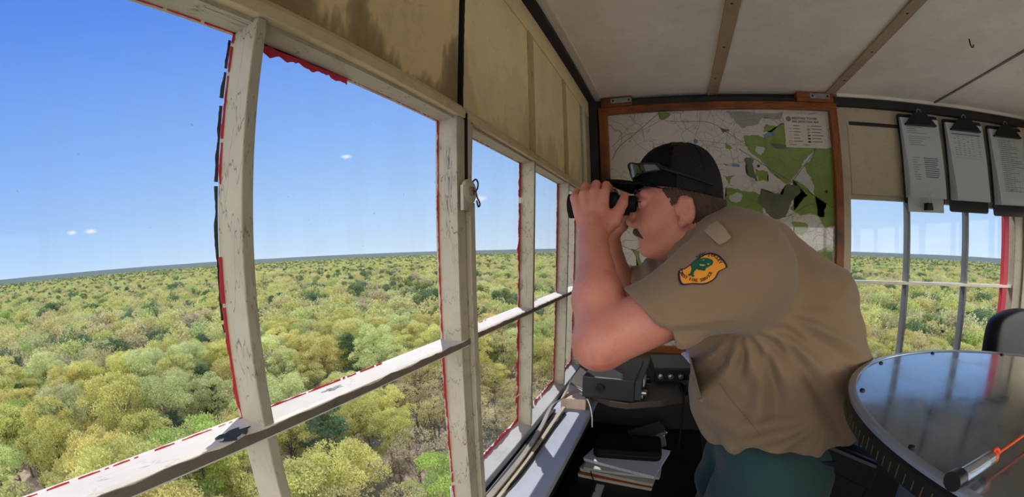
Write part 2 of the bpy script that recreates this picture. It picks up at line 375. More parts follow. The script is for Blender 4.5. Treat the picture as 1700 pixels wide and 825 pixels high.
def left_sash(idx, y0, y1, muntins, label, tilt, redset):
    """one fixed sash; y0..y1 its length, muntins = y of the uprights"""
    root = thing('window_%d' % idx, None, None, (XL-.025, y0, ZH)); struct(root)
    xo, xi = XL-.028, XL+.006                         # outer and inner face
    def add(b, nm, m, **k): return b.build(nm, m, root, **k)
    zt, zb, zm = ZH, ZS+.012, -.147
    W = 0.0055                                        # half width of the inner edge
    # stiles at both ends
    def upright(y, z0, z1, w_in, w_out, nm, xi2=xi):
        b = MB(); b.prism([(xo-.004, y-w_out/2), (xo, y-w_out/2), (xi2-.008, y-w_in/2-.001), (xi2, y-w_in/2), (xi2, y+w_in/2), (xi2-.008, y+w_in/2+.001), (xo, y+w_out/2), (xo-.004, y+w_out/2)], z0, z1, 'z')
        return add(b, nm, M_SASH, bevel=.0012)
    upright(y0+.012, zb, zt, .024, .026, 'stile')
    upright(y1-.012, zb, zt, .024, .026, 'stile')
    for y in muntins: upright(y, zb, zt, .011, .016, 'muntin')
    # middle rail: broad flat top, thin inner edge
    b = MB(); b.prism([(xo-.004, zm-.008), (xi, zm-.002), (xi+.001, zm), (xi+.001, zm+.009), (xi-.003, zm+.0105), (xo-.004, zm+.0105)], y0, y1, 'y'); add(b, 'rail', M_RAIL, bevel=.0008)
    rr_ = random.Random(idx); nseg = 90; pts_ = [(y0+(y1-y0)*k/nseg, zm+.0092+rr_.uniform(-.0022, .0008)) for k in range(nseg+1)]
    MB().prism(pts_+[(y1, zm+.0005), (y0, zm+.0005)], xi+.0008, xi+.0022, 'x').build('shaded_worn_edge', M_SHADE_WORN, root)  # ragged dark strip paints the shade below the sunlit top
    # top rail and bottom rail
    MB().box((xo-.004, y0, zt-.004), (xi-.006, y1, zt)).build('top_rail', M_SASH, root)
    b = MB(); b.prism([(xo-.008, ZS-.01), (xi+.002, ZS-.01), (xi+.002, ZS+.008), (xi-.010, ZS+.012), (xo, ZS+.020), (xo-.008, ZS+.020)], y0, y1, 'y'); add(b, 'bottom_rail', M_SILL, bevel=.0015)
    ys = [y0+.024]+[v for y in muntins for v in (y-.008, y+.008)]+[y1-.024]
    k = 0
    for i in range(0, len(ys), 2):
        for za, zz in ((zm+.0105, zt-.004), (ZS+.02, zm-.008)):
            add(MB().box((xo-.002, ys[i]-.004, za-.003), (xo+.001, ys[i+1]+.004, zz+.003)), 'glass_pane', M_GLASS)
            for (a, c, sd, wd, kp) in redset(i//2, ys[i], ys[i+1], za, zz):
                k += 1
                add(ragged_strip((xo+.0012, *a), (xo+.0012, *c), wd, (1, 0, 0), sd, idx*50+k, kp), 'red_paint_edge', M_RED)
    if idx == 1:
        add(ragged_strip((xo-.003, muntins[1]-.0085, -.06), (xo-.003, muntins[1]-.0085, zt-.01), .0030, (0, -.003, 0), (-.2, -1, 0), 901, .93, th=.3), 'loose_paint_skin', M_DARKWOOD)
        rf_ = random.Random(8); fl = [Vector((XL-.002+.010*math.cos(a)*(1+rf_.uniform(-.5, .5)), .138+.014*math.sin(a)*(1+rf_.uniform(-.5, .5)), 0)) for a in [2*PI*k/22 for k in range(22)]]
        add(MB().prism([(p.x, p.y) for p in fl], zm+.0103, zm+.0112, 'z'), 'bare_wood_patch', mat_simple('weathered_wood', srgb(62, 66, 70), .85, var=.6, scale=120))
        fl = [Vector((XL-.012+.005*math.cos(a)*(1+rf_.uniform(-.6, .6)), .262+.010*math.sin(a)*(1+rf_.uniform(-.6, .6)), 0)) for a in [2*PI*k/22 for k in range(22)]]
        add(MB().prism([(p.x, p.y) for p in fl], zm+.0103, zm+.0110, 'z'), 'flaked_paint_spot', M_GREYFL)
    if tilt:
        root.rotation_euler = (0, tilt, 0)
    return root
def red1(col, ya, yb, za, zb):
    up = zb > 0
    L = []
    if up and col == 2:                                  # between thick post and centre post
        L += [((ya, zb), (ya+.13, zb), (0, 0, -1), .014, .93), ((ya, zb-.09), (ya, zb), (0, 1, 0), .003, .9),
              ((yb, za), (yb, zb), (0, -1, 0), .0075, .995), ((ya, zb), (yb, zb), (0, 0, -1), .0015, .8),
              ((ya+.01, za), (ya+.18, za), (0, 0, 1), .003, .85)]
    elif col == 2: L += [((yb, za), (yb, zb), (0, -1, 0), .010, .98)]
    elif up and col == 1:
        L += [((yb, za), (yb, za+.14), (0, -1, 0), .004, .95), ((yb, za+.2), (yb, zb), (0, -1, 0), .003, .85), ((ya, zb), (yb, zb), (0, 0, -1), .002, .75),
              ((ya+.1, za), (yb, za), (0, 0, 1), .0015, .7)]
    elif col == 1: L += [((ya+.2, zb), (yb-.05, zb), (0, 0, -1), .004, .8)]
    return L
def red2(col, ya, yb, za, zb):
    up = zb > 0
    L = [((yb, za), (yb, zb), (0, -1, 0), .022 if not up else .019, .99)]
    if not up: L.append(((ya, za), (yb, za), (0, 0, 1), .016, .98))
    else: L += [((ya, zb), (yb, zb), (0, 0, -1), .0015, .8), ((ya, za), (ya+.12, za), (0, 0, 1), .002, .85)]
    return L
left_sash(1, -.55, .527, [-.17, .17], None, 0, red1)
left_sash(2, .531, 1.43, [.861, 1.18], None, math.radians(1.75), red2)
# face board of the centre post, right of the gap
b = MB(); b.box((XL-.02, YG+.003, .072), (XL+.010, YG+.0135, ZH)); b.box((XL-.02, YG+.003, ZS-.02), (XL+.013, YG+.0185, .074))
b.build('post_board', M_SASH, wl, bevel=.001)

# ledge along the left wall
b = MB(); b.box((XL+.0, -.5, ZS-.022), (-.192, 1.20, ZS))
tag(b.build('window_ledge', M_LEDGE, bevel=.003), 'narrow grey-blue painted wooden ledge under the left windows, streaked with sunlight', 'ledge')

# ------------------------------------------------------------------ back wall: window, panels, beam, red strip
wxs = [.750, 1.625]
root = struct(thing('window_3', None, None, (.75, YB, ZS)))
b = MB(); b.box((.715, YB-.012, ZS), (.752, YB+.03, ZC-.05)); b.build('jamb', M_BACKP, root, bevel=.002)
b = MB(); b.box((1.630, YB-.01, ZS), (1.685, YB+.03, ZC-.05)); b.build('jamb', M_SASH, root, bevel=.002)
b = MB(); b.box((.75, YB-.004, ZH), (1.63, YB+.03, ZH+.016)); b.build('window_head', M_SASH, root, bevel=.002)
M_GREYM = mat_paint('grey_muntin', srgb(120, 122, 124), stain=.3, crack=.3, chip=.4, chipcol=(.05, .06, .05))
for x in (1.031, 1.346):
    MB().prism([(x-.009, YB+.012), (x-.011, YB+.03), (x+.011, YB+.03), (x+.009, YB+.012), (x+.006, YB), (x-.006, YB)], ZS, ZH, 'z').build('muntin', M_GREYM, root, bevel=.0012)
MB().box((.75, YB-.002, -.124), (1.63, YB+.03, -.112)).build('rail', M_RAIL, root, bevel=.0012)
MB().box((.75, YB-.02, ZS-.02), (1.63, YB+.05, ZS+.008)).build('window_sill', M_SILL, root, bevel=.002)
for xa, xb in ((.755, 1.022), (1.04, 1.337), (1.355, 1.628)):
    for za, zb in ((-.112, ZH), (ZS+.008, -.124)):
        MB().box((xa-.006, YB+.026, za), (xb+.006, YB+.029, zb)).build('glass_pane', M_GLASS, root)
MB().box((1.575, YB+.004, ZS), (1.606, YB+.026, ZH+.03)).build('red_upright', M_RED, root, bevel=.0012)
ragged_strip((1.048, YB+.022, ZS+.01), (1.048, YB+.022, -.25), .006, (0, -1, 0), (1, 0, 0), 77, .9).build('red_paint_edge', M_RED, root)
MB().box((.70, YB-.006, ZH+.016), (XR, YB+.03, ZC-.04)).build('upper_panel', M_BACKP, wb)
MB().box((.76, YB-.009, ZH+.020), (1.75, YB-.006, .498)).build('upper_panel_sheet', M_BACKP, wb, bevel=.002)
MB().box((.77, YB-.0115, .500), (1.0, YB-.006, .513)).build('panel_batten', M_DARKWOOD, wb)
b = MB(); b.prism([(XL+.03, .575), (.72, .575), (.72, ZC-.028), (XL+.03, ZC-.010)], YB-.03, YB+.03, 'y'); b.box((.70, YB-.026, ZC-.048), (XR, YB+.03, ZC-.012))
b.build('dark_beam', M_DARKWOOD, wb, bevel=.003)
MB().box((.72, YB-.032, ZC-.012), (XR, YB, ZC)).build('trim_6', M_CEIL); bpy.data.objects['trim_6']['kind'] = 'structure'
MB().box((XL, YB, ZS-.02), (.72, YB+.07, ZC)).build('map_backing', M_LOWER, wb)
MB().box((1.685, YB-.02, ZS), (XR, YB+.07, ZC)).build('corner_boards', M_BACKP, wb, bevel=.003)
# right wall and the wall behind the camera: windows of the same kind
def plain_window(idx, axis, at_, lo, hi):
    r = struct(thing('window_%d' % idx, None, None, (at_, lo, ZS) if axis == 'x' else (lo, at_, ZS)))
    def bx(u0, u1, z0, z1, d0, d1):
        return MB().box((at_+d0, u0, z0), (at_+d1, u1, z1)) if axis == 'x' else MB().box((u0, at_+d0, z0), (u1, at_+d1, z1))
    n = 6
    us = [lo+(hi-lo)*k/n for k in range(n+1)]
    for k, u in enumerate(us): bx(u-(.02 if k in (0, 3, n) else .009), u+(.02 if k in (0, 3, n) else .009), ZS, ZH, 0, .03).build('muntin', M_SASH, r)
    bx(lo, hi, -.124, -.112, 0, .03).build('rail', M_RAIL, r)
    bx(lo, hi, ZS-.02, ZS+.01, -.02, .05).build('window_sill', M_SILL, r)
    for k in range(n): bx(us[k], us[k+1], ZS, ZH, .024, .027).build('glass_pane', M_GLASS, r)
    return r
plain_window(4, 'x', XR, YF, YB); plain_window(5, 'y', YF-.03, XL, XR)
MB().box((XR, YF, ZH), (XR+.05, YB, ZC)).build('upper_panel', M_CREAM, wr)
MB().box((XL, YF-.05, ZH), (XR, YF, ZC)).build('upper_panel', M_CREAM, wf)
#@@OBJECTS
# ------------------------------------------------------------------ framed map on the back wall
def W2(px, py, y): p = at(px, py, 'y', y); return (p.x, p.z)
MAPY = YB-.014
mp = thing('framed_map', 'large wood-framed forest map hinged on the dark back wall behind the ranger', 'map', (.23, YB-.03, .06))
FX0, FX1, FZ0, FZ1 = -.258, .712, -.42, .578
def frame_bar(nm, lo, hi, mat): return MB().box(lo, hi).build(nm, mat, mp, bevel=.003)
frame_bar('frame_top', (FX0, YB-.034, FZ1-.030), (FX1, YB, FZ1), M_FRAMEWOODH)
frame_bar('frame_bottom', (FX0, YB-.034, FZ0), (FX1, YB, FZ0+.03), M_FRAMEWOODH)
frame_bar('frame_side', (FX0, YB-.034, FZ0+.03), (FX0+.036, YB, FZ1-.030), M_FRAMEWOOD)
frame_bar('frame_side', (FX1-.034, YB-.034, FZ0+.03), (FX1, YB, FZ1-.030), M_FRAMEWOOD)
for x0, x1 in ((-.245, -.118), (.545, .700)):
    blk = MB().box((x0, YB-.040, FZ1), (x1, YB-.002, ZC-.002)).build('mounting_block', M_FRAMEWOODH, mp, bevel=.002)
    pc = (x0+x1)/2+.02
    pb = MB(); pb.box((pc-.042, YB-.0415, FZ1+.013), (pc+.042, YB-.040, FZ1+.033))
    for sx in (-.032, .032): pb.lathe([(.0045, 0), (.0045, .001), (.002, .002)], 10, Matrix.Translation((pc+sx, YB-.0415, FZ1+.023)) @ Matrix.Rotation(PI/2, 4, 'X'), 1)
    pb.build('metal_plate', [M_GALV, M_DARKWOOD], blk)
def map_material():
    m = bpy.data.materials.new('map_paper'); t = NT(m); co = t.coord()
    base = t.ramp(t.noise(co, 5, 4), [(.3, srgb(196, 190, 172)), (.7, srgb(206, 200, 190))])
    # small lanes as a web of thin lines, denser towards the upper left
    wv = t.n('ShaderNodeVectorMath', operation='ADD'); t.L(co, wv.inputs[0])
    nz = t.n('ShaderNodeTexNoise'); t.L(co, nz.inputs['Vector']); nz.inputs['Scale'].default_value = 9
    sc = t.n('ShaderNodeVectorMath', operation='SCALE'); t.L(nz.outputs['Color'], sc.inputs[0]); sc.inputs['Scale'].default_value = .09; t.L(sc.outputs[0], wv.inputs[1])
    v = wv.outputs[0]
    e1 = t.voro(v, 11, 'DISTANCE_TO_EDGE'); e2 = t.voro(v, 34, 'DISTANCE_TO_EDGE')
    c = t.mix(t.math('MULTIPLY', t.ramp(e2, [(.02, .5), (.05, 0)]), t.ramp(t.noise(co, 4, 3), [(.4, 0), (.6, 1)])), base, srgb(120, 112, 110))
    c = t.mix(t.math('MULTIPLY', t.ramp(e1, [(.006, .6), (.018, 0)]), t.ramp(t.noise(co, 7, 2), [(.42, 0), (.5, 1)])), c, srgb(96, 84, 88))
    tw = t.math('MULTIPLY', t.ramp(t.noise(co, 26, 4, .7), [(.60, 0), (.66, .55)]), 1)
    c = t.mix(tw, c, srgb(150, 128, 130))
    wt = t.ramp(t.noise(co, 11, 5, .7, 1.5), [(.69, 0), (.72, .7)]); c = t.mix(wt, c, srgb(110, 140, 190))
    t.bsdf(c, .6, 0, None, Coat_Weight=.9, Coat_Roughness=.04); return m
def ink(name, col, rough=.6):
    m = bpy.data.materials.new(name); t = NT(m); co = t.coord(); n = t.noise(co, 40, 5, .7)
    c = t.mix(1, col, t.ramp(n, [(.3, .82), (.7, 1.12)]), 'MULTIPLY')
    e = t.voro(t.mix(.12, co, t.n('ShaderNodeTexNoise').outputs['Color']), 14, 'DISTANCE_TO_EDGE'); c = t.mix(t.ramp(e, [(.005, .3), (.02, 0)]), c, (.05, .07, .03))
    t.bsdf(c, rough, 0, None, Coat_Weight=.9, Coat_Roughness=.04); return m
MAPM = [map_material(), ink('map_green', srgb(118, 142, 56)), ink('map_olive', srgb(92, 96, 64)), ink('map_grey', srgb(150, 148, 138)), ink('map_road', srgb(84, 62, 66)), ink('map_blue', srgb(96, 128, 184)), M_PAPER]
mb = MB(); mb.box((FX0+.03, MAPY, FZ0+.02), (FX1-.03, YB-.001, FZ1-.02), 0)
def jag(pts, seed, amp=.006, lev=3):
    rnd = random.Random(seed); P = [Vector(p) for p in pts]
    for l in range(lev):
        Q = []
        for i, p in enumerate(P):
            q = P[(i+1) % len(P)]; d = q-p; Q += [p, (p+q)/2+Vector((-d.y, d.x)).normalized()*rnd.uniform(-1, 1)*min(amp, d.length*.22)]
        P = Q; amp *= .6
    return P
def mapoly(pix, mi, seed, lay, zoom=(950, 120, 2.75), amp=.008):
    P = [Vector(W2(zoom[0]+x/zoom[2], zoom[1]+y/zoom[2], MAPY)) for x, y in pix]
    P = jag(P, seed, amp); P = [(min(max(p.x, FX0+.034), FX1-.034), min(max(p.y, FZ0+.03), FZ1-.03)) for p in P]
    y = MAPY-.0002*lay; n = len(P)
    bm = bmesh.new(); vs = [bm.verts.new((p[0], y, p[1])) for p in P]
    try:
        f = bm.faces.new(vs); bmesh.ops.triangulate(bm, faces=[f])
    except Exception: pass
    bm.verts.index_update(); mb.add([v.co[:] for v in bm.verts], [tuple(v.index for v in f.verts) for f in bm.faces], mi); bm.free()
polys = [
 (3, [(700, 178), (960, 182), (945, 215), (880, 205), (850, 235), (780, 255), (745, 225)]),
 (1, [(782, 290), (880, 300), (905, 268), (945, 235), (968, 232), (972, 335), (1110, 345), (1060, 400), (1045, 440), (1010, 480), (985, 510), (900, 450), (800, 350)]),
 (1, [(1112, 345), (1182, 345), (1205, 560), (1200, 700), (1150, 705), (1120, 640), (1105, 560), (1090, 480), (1060, 430), (1095, 380)]),
 (1, [(1000, 485), (1060, 510), (1120, 570), (1160, 600), (1150, 660), (1040, 655), (995, 625), (1050, 585), (1075, 560), (1020, 535)]),
 (1, [(700, 525), (770, 540), (860, 560), (868, 690), (800, 690), (730, 640), (695, 590)]),
 (1, [(1000, 685), (1070, 690), (1075, 720), (1050, 745), (1010, 742)]),
 (1, [(690, 468), (742, 470), (720, 508)]), (1, [(614, 350), (636, 385), (618, 425)]), (1, [(838, 440), (892, 452), (895, 500), (850, 495)]),
 (1, [(880, 240), (935, 250), (915, 272), (870, 272)]), (1, [(392, 184), (450, 182), (440, 205), (400, 215)]),
 (1, [(700, 320), (740, 345), (705, 352)]), (1, [(860, 690), (905, 700), (900, 735), (870, 720)]),
 (2, [(862, 530), (960, 560), (975, 512), (1035, 520), (1040, 550), (1000, 600), (975, 660), (925, 670), (885, 640), (850, 600)]),
 (2, [(785, 395), (830, 400), (825, 440), (845, 500), (815, 480), (790, 440)]), (2, [(670, 250), (720, 262), (690, 278)]),
 (2, [(900, 320), (1000, 338), (930, 348)]), (6, [(1045, 440), (1085, 500), (1070, 530), (1020, 490)]), (6, [(840, 335), (880, 350), (860, 380), (835, 360)]), (6, [(720, 560), (775, 555), (765, 590), (725, 590)]),
 (5, [(690, 415), (760, 418), (765, 430), (700, 428)]), (5, [(870, 285), (930, 280), (925, 292), (885, 296)]), (5, [(560, 300), (575, 320), (555, 325)]),
]
for k, (mi, pts) in enumerate(polys): mapoly(pts, mi, k+1, 1+(mi == 2)+2*(mi in (5, 6)))
for k, pts in enumerate([[(600, 85), (700, 110), (690, 180), (750, 290), (765, 330), (720, 400), (670, 450), (640, 380), (600, 330), (560, 285), (575, 262), (605, 275), (650, 330), (690, 300), (665, 200)]]):
    mapoly(pts, 1, 60+k, 1, (960, 400, 6.875), .004)
for k, (mi, pts) in enumerate([(1, [(1240, 398), (1262, 396), (1250, 412)]), (1, [(1352, 420), (1380, 405), (1384, 470), (1360, 480)]), (5, [(1200, 395), (1330, 398), (1340, 404), (1210, 402)]), (5, [(1022, 462), (1044, 458), (1046, 468), (1024, 470)])]):
    mapoly([(x, y) for x, y in pts], mi, 80+k, 2, (0, 0, 1), .004)
def road(pix, w, mi, zoom=(950, 120, 2.75)):
    P = curve_pts([(*W2(zoom[0]+x/zoom[2], zoom[1]+y/zoom[2], MAPY), 0) for x, y in pix], 5); y = MAPY-.0007; vs = []
    for i, p in enumerate(P):
        d = (P[min(i+1, len(P)-1)]-P[max(i-1, 0)]).normalized(); nn = Vector((-d.y, d.x, 0))*w/2
        vs += [(p.x+nn.x, y, p.y+nn.y), (p.x-nn.x, y, p.y-nn.y)]
    mb.add(vs, [(2*i, 2*i+1, 2*i+3, 2*i+2) for i in range(len(P)-1)], mi)
for r_, w in [([(760, 350), (870, 420), (1000, 500), (1100, 560), (1190, 620)], .0022), ([(1100, 370), (1010, 490), (930, 560), (905, 610), (940, 660), (1000, 650), (1090, 600), (1130, 640)], .0018), ([(182, 400), (215, 340), (300, 270), (400, 182)], .0022), ([(182, 340), (240, 290), (330, 260), (470, 180)], .0014),
    ([(420, 222), (500, 226), (620, 228), (700, 270), (790, 330)], .0018), ([(380, 330), (520, 320), (560, 310), (700, 325), (800, 335)], .0012), ([(583, 182), (580, 240), (560, 310), (590, 400), (620, 470)], .0012), ([(520, 330), (500, 280), (560, 240)], .0012), ([(610, 415), (700, 420), (800, 405)], .001), ([(690, 560), (760, 630), (800, 660), (900, 640)], .0012), ([(182, 220), (240, 250), (300, 330), (380, 380)], .001)]: road(r_, w, 4)
for r_, w in [([(405, 20), (560, 80), (640, 110), (720, 60)], .002), ([(410, 170), (500, 270), (600, 380), (670, 480)], .0018), ([(640, 110), (560, 230), (540, 330)], .0008), ([(420, 170), (590, 130)], .0008), ([(560, 440), (545, 520)], .0008)]: road(r_, w, 4, (960, 400, 6.875))
mb.build('map_sheet', MAPM, mp)
# push pins and card
for k, (x, y) in enumerate(((850, 428), (1160, 545))):
    mx, mz = W2(950+x/2.75, 120+y/2.75, MAPY)
    tag(MB().lathe([(.0048, 0), (.0048, .004), (.003, .008), (.001, .009)], 12, Matrix.Translation((mx, MAPY, mz)) @ Matrix.Rotation(PI/2, 4, 'X')).build('push_pin', M_BLACK, smooth=True), ['black pin in the green area left on the map, right of the cap', 'black pin near the right edge of the map'][k], 'pin')
def text_mesh(txt, size, M, bold=0.0, align='LEFT'):
    cu = bpy.data.curves.new('t', 'FONT'); cu.body = txt; cu.size = size; cu.align_x = align; cu.offset = bold; cu.resolution_u = 3
    o = bpy.data.objects.new('t', cu); COL.objects.link(o); dg = bpy.context.evaluated_depsgraph_get(); me = bpy.data.meshes.new_from_object(o.evaluated_get(dg))
    vs = [tuple(M @ v.co) for v in me.vertices]; fs = [tuple(p.vertices) for p in me.polygons]
    bpy.data.objects.remove(o); bpy.data.curves.remove(cu); bpy.data.meshes.remove(me); return vs, fs
cardM = Matrix.Translation((0, MAPY-.0022, 0)) @ Matrix.Rotation(PI/2, 4, 'X')      # local x,y -> world x,z
tl = W2(1300, 189, MAPY-.002); cw, chh = .178, .135
card = thing('legend_card', 'white printed legend card fixed in the upper right corner of the map', 'card', (tl[0]+cw/2, MAPY, tl[1]-chh/2))
MB().box((tl[0], MAPY-.0018, tl[1]-chh), (tl[0]+cw, MAPY-.0008, tl[1])).build('card_sheet', mat_simple('card_paper', srgb(205, 200, 180), .8, var=.04), card)
tx = MB()
def lay(txt, x, z, size, bold=0): tx.add(*text_mesh(txt, size, Matrix.Translation((tl[0]+x, 0, tl[1]-z)) @ cardM, bold))
lay('MEDFORD TOWER', .034, .021, .0125, .0005); lay('FIRE DETECTION MAP', .034, .0345, .0115, .0005)
rk = random.Random(3)
for k in range(6):
    z = .047+.0125*k
    tx.box((tl[0]+.036, MAPY-.0022, tl[1]-z-.0018), (tl[0]+.036+rk.uniform(.022, .036), MAPY-.0018, tl[1]-z+.0012))
    tx.box((tl[0]+.112, MAPY-.0022, tl[1]-z-.0018), (tl[0]+.112+rk.uniform(.036, .052), MAPY-.0018, tl[1]-z+.0012))
    if 0 < k < 5: tx.box((tl[0]+.018, MAPY-.0022, tl[1]-z-.0006), (tl[0]+.030, MAPY-.0018, tl[1]-z+.0004))
tx.box((tl[0]+.014, MAPY-.0022, tl[1]-.125), (tl[0]+.045, MAPY-.0018, tl[1]-.1225)); tx.box((tl[0]+.07, MAPY-.0022, tl[1]-.125), (tl[0]+.10, MAPY-.0018, tl[1]-.1225))
tx.build('card_print', M_INK, card)
sw = MB()
for k, mi in enumerate((0, 1, 2, 3, 4, 5)): sw.box((tl[0]+.094, MAPY-.0022, tl[1]-.052-.0125*k), (tl[0]+.106, MAPY-.0018, tl[1]-.045-.0125*k), mi)
sw.build('colour_swatches', [mat_simple('sw%d' % i, srgb(*c), .8) for i, c in enumerate(((190, 180, 150), (150, 150, 90), (170, 160, 100), (90, 100, 60), (80, 95, 50), (30, 45, 20)))], card)
em = MB(); M_ = Matrix.Translation((tl[0]+.020, MAPY-.0018, tl[1]-.020)) @ Matrix.Rotation(PI/2, 4, 'X')
em.lathe([(.0105, 0), (.0105, .0004)], 20, M_, 0); em.lathe([(.0078, .0004), (.0078, .0007)], 20, M_, 1); em.prism([(-.004, -.003), (.004, -.003), (0, .005)], .0007, .0009, 'z', 0, M_)
em.build('round_emblem', [M_INK, mat_simple('emblem_red', srgb(150, 110, 100), .7)], card)
ob = MB(); 
for (a, c, d, e) in ((.014, .030, .107, .1085), (.014, .030, .1145, .116), (.014, .0155, .107, .116), (.0285, .030, .107, .116)): ob.box((tl[0]+a, MAPY-.0022, tl[1]-e), (tl[0]+c, MAPY-.0018, tl[1]-d))
ob.build('red_box_symbol', M_RED, card)

# ------------------------------------------------------------------ clipboards under the beam
def clipboard(xl, zt, w, h, tilt, label, seed, skew=0, lines=1, board_low=.0, board=M_BLACK, y=YB-.03, nsheet=7):
    rnd = random.Random(seed)
    r = thing('clipboard', label, 'clipboard', (xl+w/2, y, zt), group='clipboards hung in a row over the back window')
    bo = MB(); rr = .012; hh = h+board_low
    out = []
    for cx, cz, a0 in ((w/2-rr, -rr, 0), (-w/2+rr, -rr, 90), (-w/2+rr, -hh+rr, 180), (w/2-rr, -hh+rr, 270)):
        for k in range(5): a = math.radians(a0+22.5*k); out.append((cx+rr*math.cos(a), cz+rr*math.sin(a)))
    R_ = Matrix.Translation((xl+w/2, y, zt)) @ Matrix.Rotation(tilt, 4, 'Y')
    bo.prism(out, 0, .003, 'y', 0, R_); bo.build('board', board, r)
    pw = w*.93
    for k in range(nsheet):
        p = MB(); n = 8; y0 = -.001-.0035*k/2; sw_ = .010*(k/nsheet)**1.2*2.0; last = k == nsheet-1
        sh = (nsheet-1-k)*-.0035+skew*0; curl = rnd.uniform(.2, 1)*.012*(k/nsheet)
        vs = []
        for i in range(n+1):
            f = i/n; zz = -.018-(h-.03)*f+rnd.uniform(-.001, .001)
            for s in (0, 1):
                xx = -pw/2+s*pw+sw_*f*(1.4 if s == 0 else .5)
                vs.append(R_ @ Vector((xx, y0-curl*f*f*(1 if s == 0 else .4)-.0002, zz)))
        th = Vector((0, -.0005, 0)); m_ = len(vs); vs2 = vs+[v+th for v in vs]
        fs = []
        for i in range(n):
            a = 2*i; fs += [(a, a+1, a+3, a+2), (a+m_, a+2+m_, a+3+m_, a+1+m_), (a, a+2, a+2+m_, a+m_), (a+1, a+1+m_, a+3+m_, a+3)]
        fs += [(0, m_, m_+1, 1), (m_-2, m_-1, 2*m_-1, 2*m_-2)]
        sheet = p.add(vs2, fs).build('paper_sheet', M_PAPER, r)
        if last:
            pr = MB()
            def bar(x0, x1, f0, f1):
                q = []
                for (xx, ff) in ((x0, f0), (x1, f0), (x1, f1), (x0, f1)):
                    q.append(R_ @ Vector((-pw/2+pw*xx+sw_*ff*(1.4*(1-xx)+.5*xx), y0-curl*ff*ff*(1-.6*xx)-.0012, -.018-(h-.03)*ff)))
                pr.add(q+[v+Vector((0, .0003, 0)) for v in q], [(0, 1, 2, 3), (7, 6, 5, 4)])
            if lines == 1:
                for i in range(9): bar(.12, .12+rnd.uniform(.25, .6), .11+.026*i+(.02 if i > 3 else 0), .116+.026*i+(.02 if i > 3 else 0))
                for i in range(10): bar(.14, .14+rnd.uniform(.1, .2), .50+.030*i, .506+.030*i); bar(.45, .45+rnd.uniform(.3, .42), .50+.026*i, .511+.026*i)
            elif lines == 2:
                bar(.10, .88, .095, .103); bar(.10, .9, .135, .15)
                for i in range(9):
                    for c in (.14, .24, .38, .5, .62, .8): 
                        if rnd.random() < .75: bar(c, c+.06, .17+.03*i, .176+.03*i)
                bar(.1, .9, .45, .452)
            else:
                for i in range(26): bar(.2, .2+rnd.uniform(.3, .7), .14+.027*i, .146+.027*i)
                bar(.34, .46, .80, .808)
                for c in (.3, .4, .55, .7): bar(c, c+.004, .1, .85)
            pr.build('print', M_INK, sheet)
    c = MB(); cw_ = w*.30
    c.prism([(-cw_*1.25, -.045), (cw_*1.25, -.045), (cw_*1.05, -.030), (cw_*.75, -.012), (cw_*.45, .004), (-cw_*.45, .004), (-cw_*.75, -.012), (-cw_*1.05, -.030)], -.026, -.020, 'y', 0, R_)
    c.box((-cw_*1.25, -.028, -.050), (cw_*1.25, -.004, -.043), 0, R_); c.box((-.03, -.022, -.02), (.03, .0, -.006), 0, R_)
    cl = c.build('clip', M_BLACK, r, bevel=.002)
    k_ = MB(); ring = [R_ @ Vector((.010*math.cos(a), -.018, .010+.010*math.sin(a))) for a in [2*PI*i/16 for i in range(17)]]
    k_.tube(ring, .0016, 6); k_.build('hanging_ring', M_STEEL, cl, smooth='all')
    return r, R_, h
p1 = at(1492, 186, 'y', YB-.03)
r1, R1, h1 = clipboard(.985, .556, .205, .348, math.radians(-1), 'leftmost black clipboard, its sheets held below by a small binder clip', 1, lines=1, board_low=.012)
clipboard(1.215, .556, .222, .345, math.radians(-1), 'middle black clipboard, holding a sheet with a table of figures', 2, lines=2, board_low=.035)
clipboard(1.462, .556, .225, .345, math.radians(-2), 'rightmost black clipboard, cut off by the picture edge', 3, lines=3, board_low=.035)
sh = MB(); sh.box((-.090, -.010, -.392), (.088, -.004, -.30), 0, R1)
tag(sh.build('index_card', M_PAPER), 'lower white sheet peeping out under the leftmost clipboard papers', 'paper')
bc = thing('binder_clip', 'small black binder clip pinching the sheets of the leftmost clipboard', 'clip', R1 @ Vector((.005, -.014, -.378)))
MB().prism([(-.016, -.385), (.016, -.385), (.013, -.357), (-.013, -.357)], -.034, -.006, 'y', 0, R1).build('clip_body', M_BLACK, bc, bevel=.001)
for s in (-1, 1): MB().tube([R1 @ Vector((s*.008, -.032, -.360)), R1 @ Vector((s*.002, -.036, -.335)), R1 @ Vector((s*.007, -.036, -.318)), R1 @ Vector((s*.010, -.036, -.313))], .0009, 6).build('clip_handle', M_STEEL, bc, smooth='all')
# hook in the ceiling
hk = at(1610, 70, 'z', ZC-.01)
hook = MB(); hook.tube([(hk.x, hk.y, ZC), (hk.x, hk.y, ZC-.018), (hk.x+.004, hk.y, ZC-.026), (hk.x+.010, hk.y, ZC-.024), (hk.x+.012, hk.y, ZC-.016)], .0022, 8)
tag(hook.build('ceiling_hook', M_DARKWOOD, smooth='all'), 'small rusty hook screwed into the ceiling panel', 'hook')

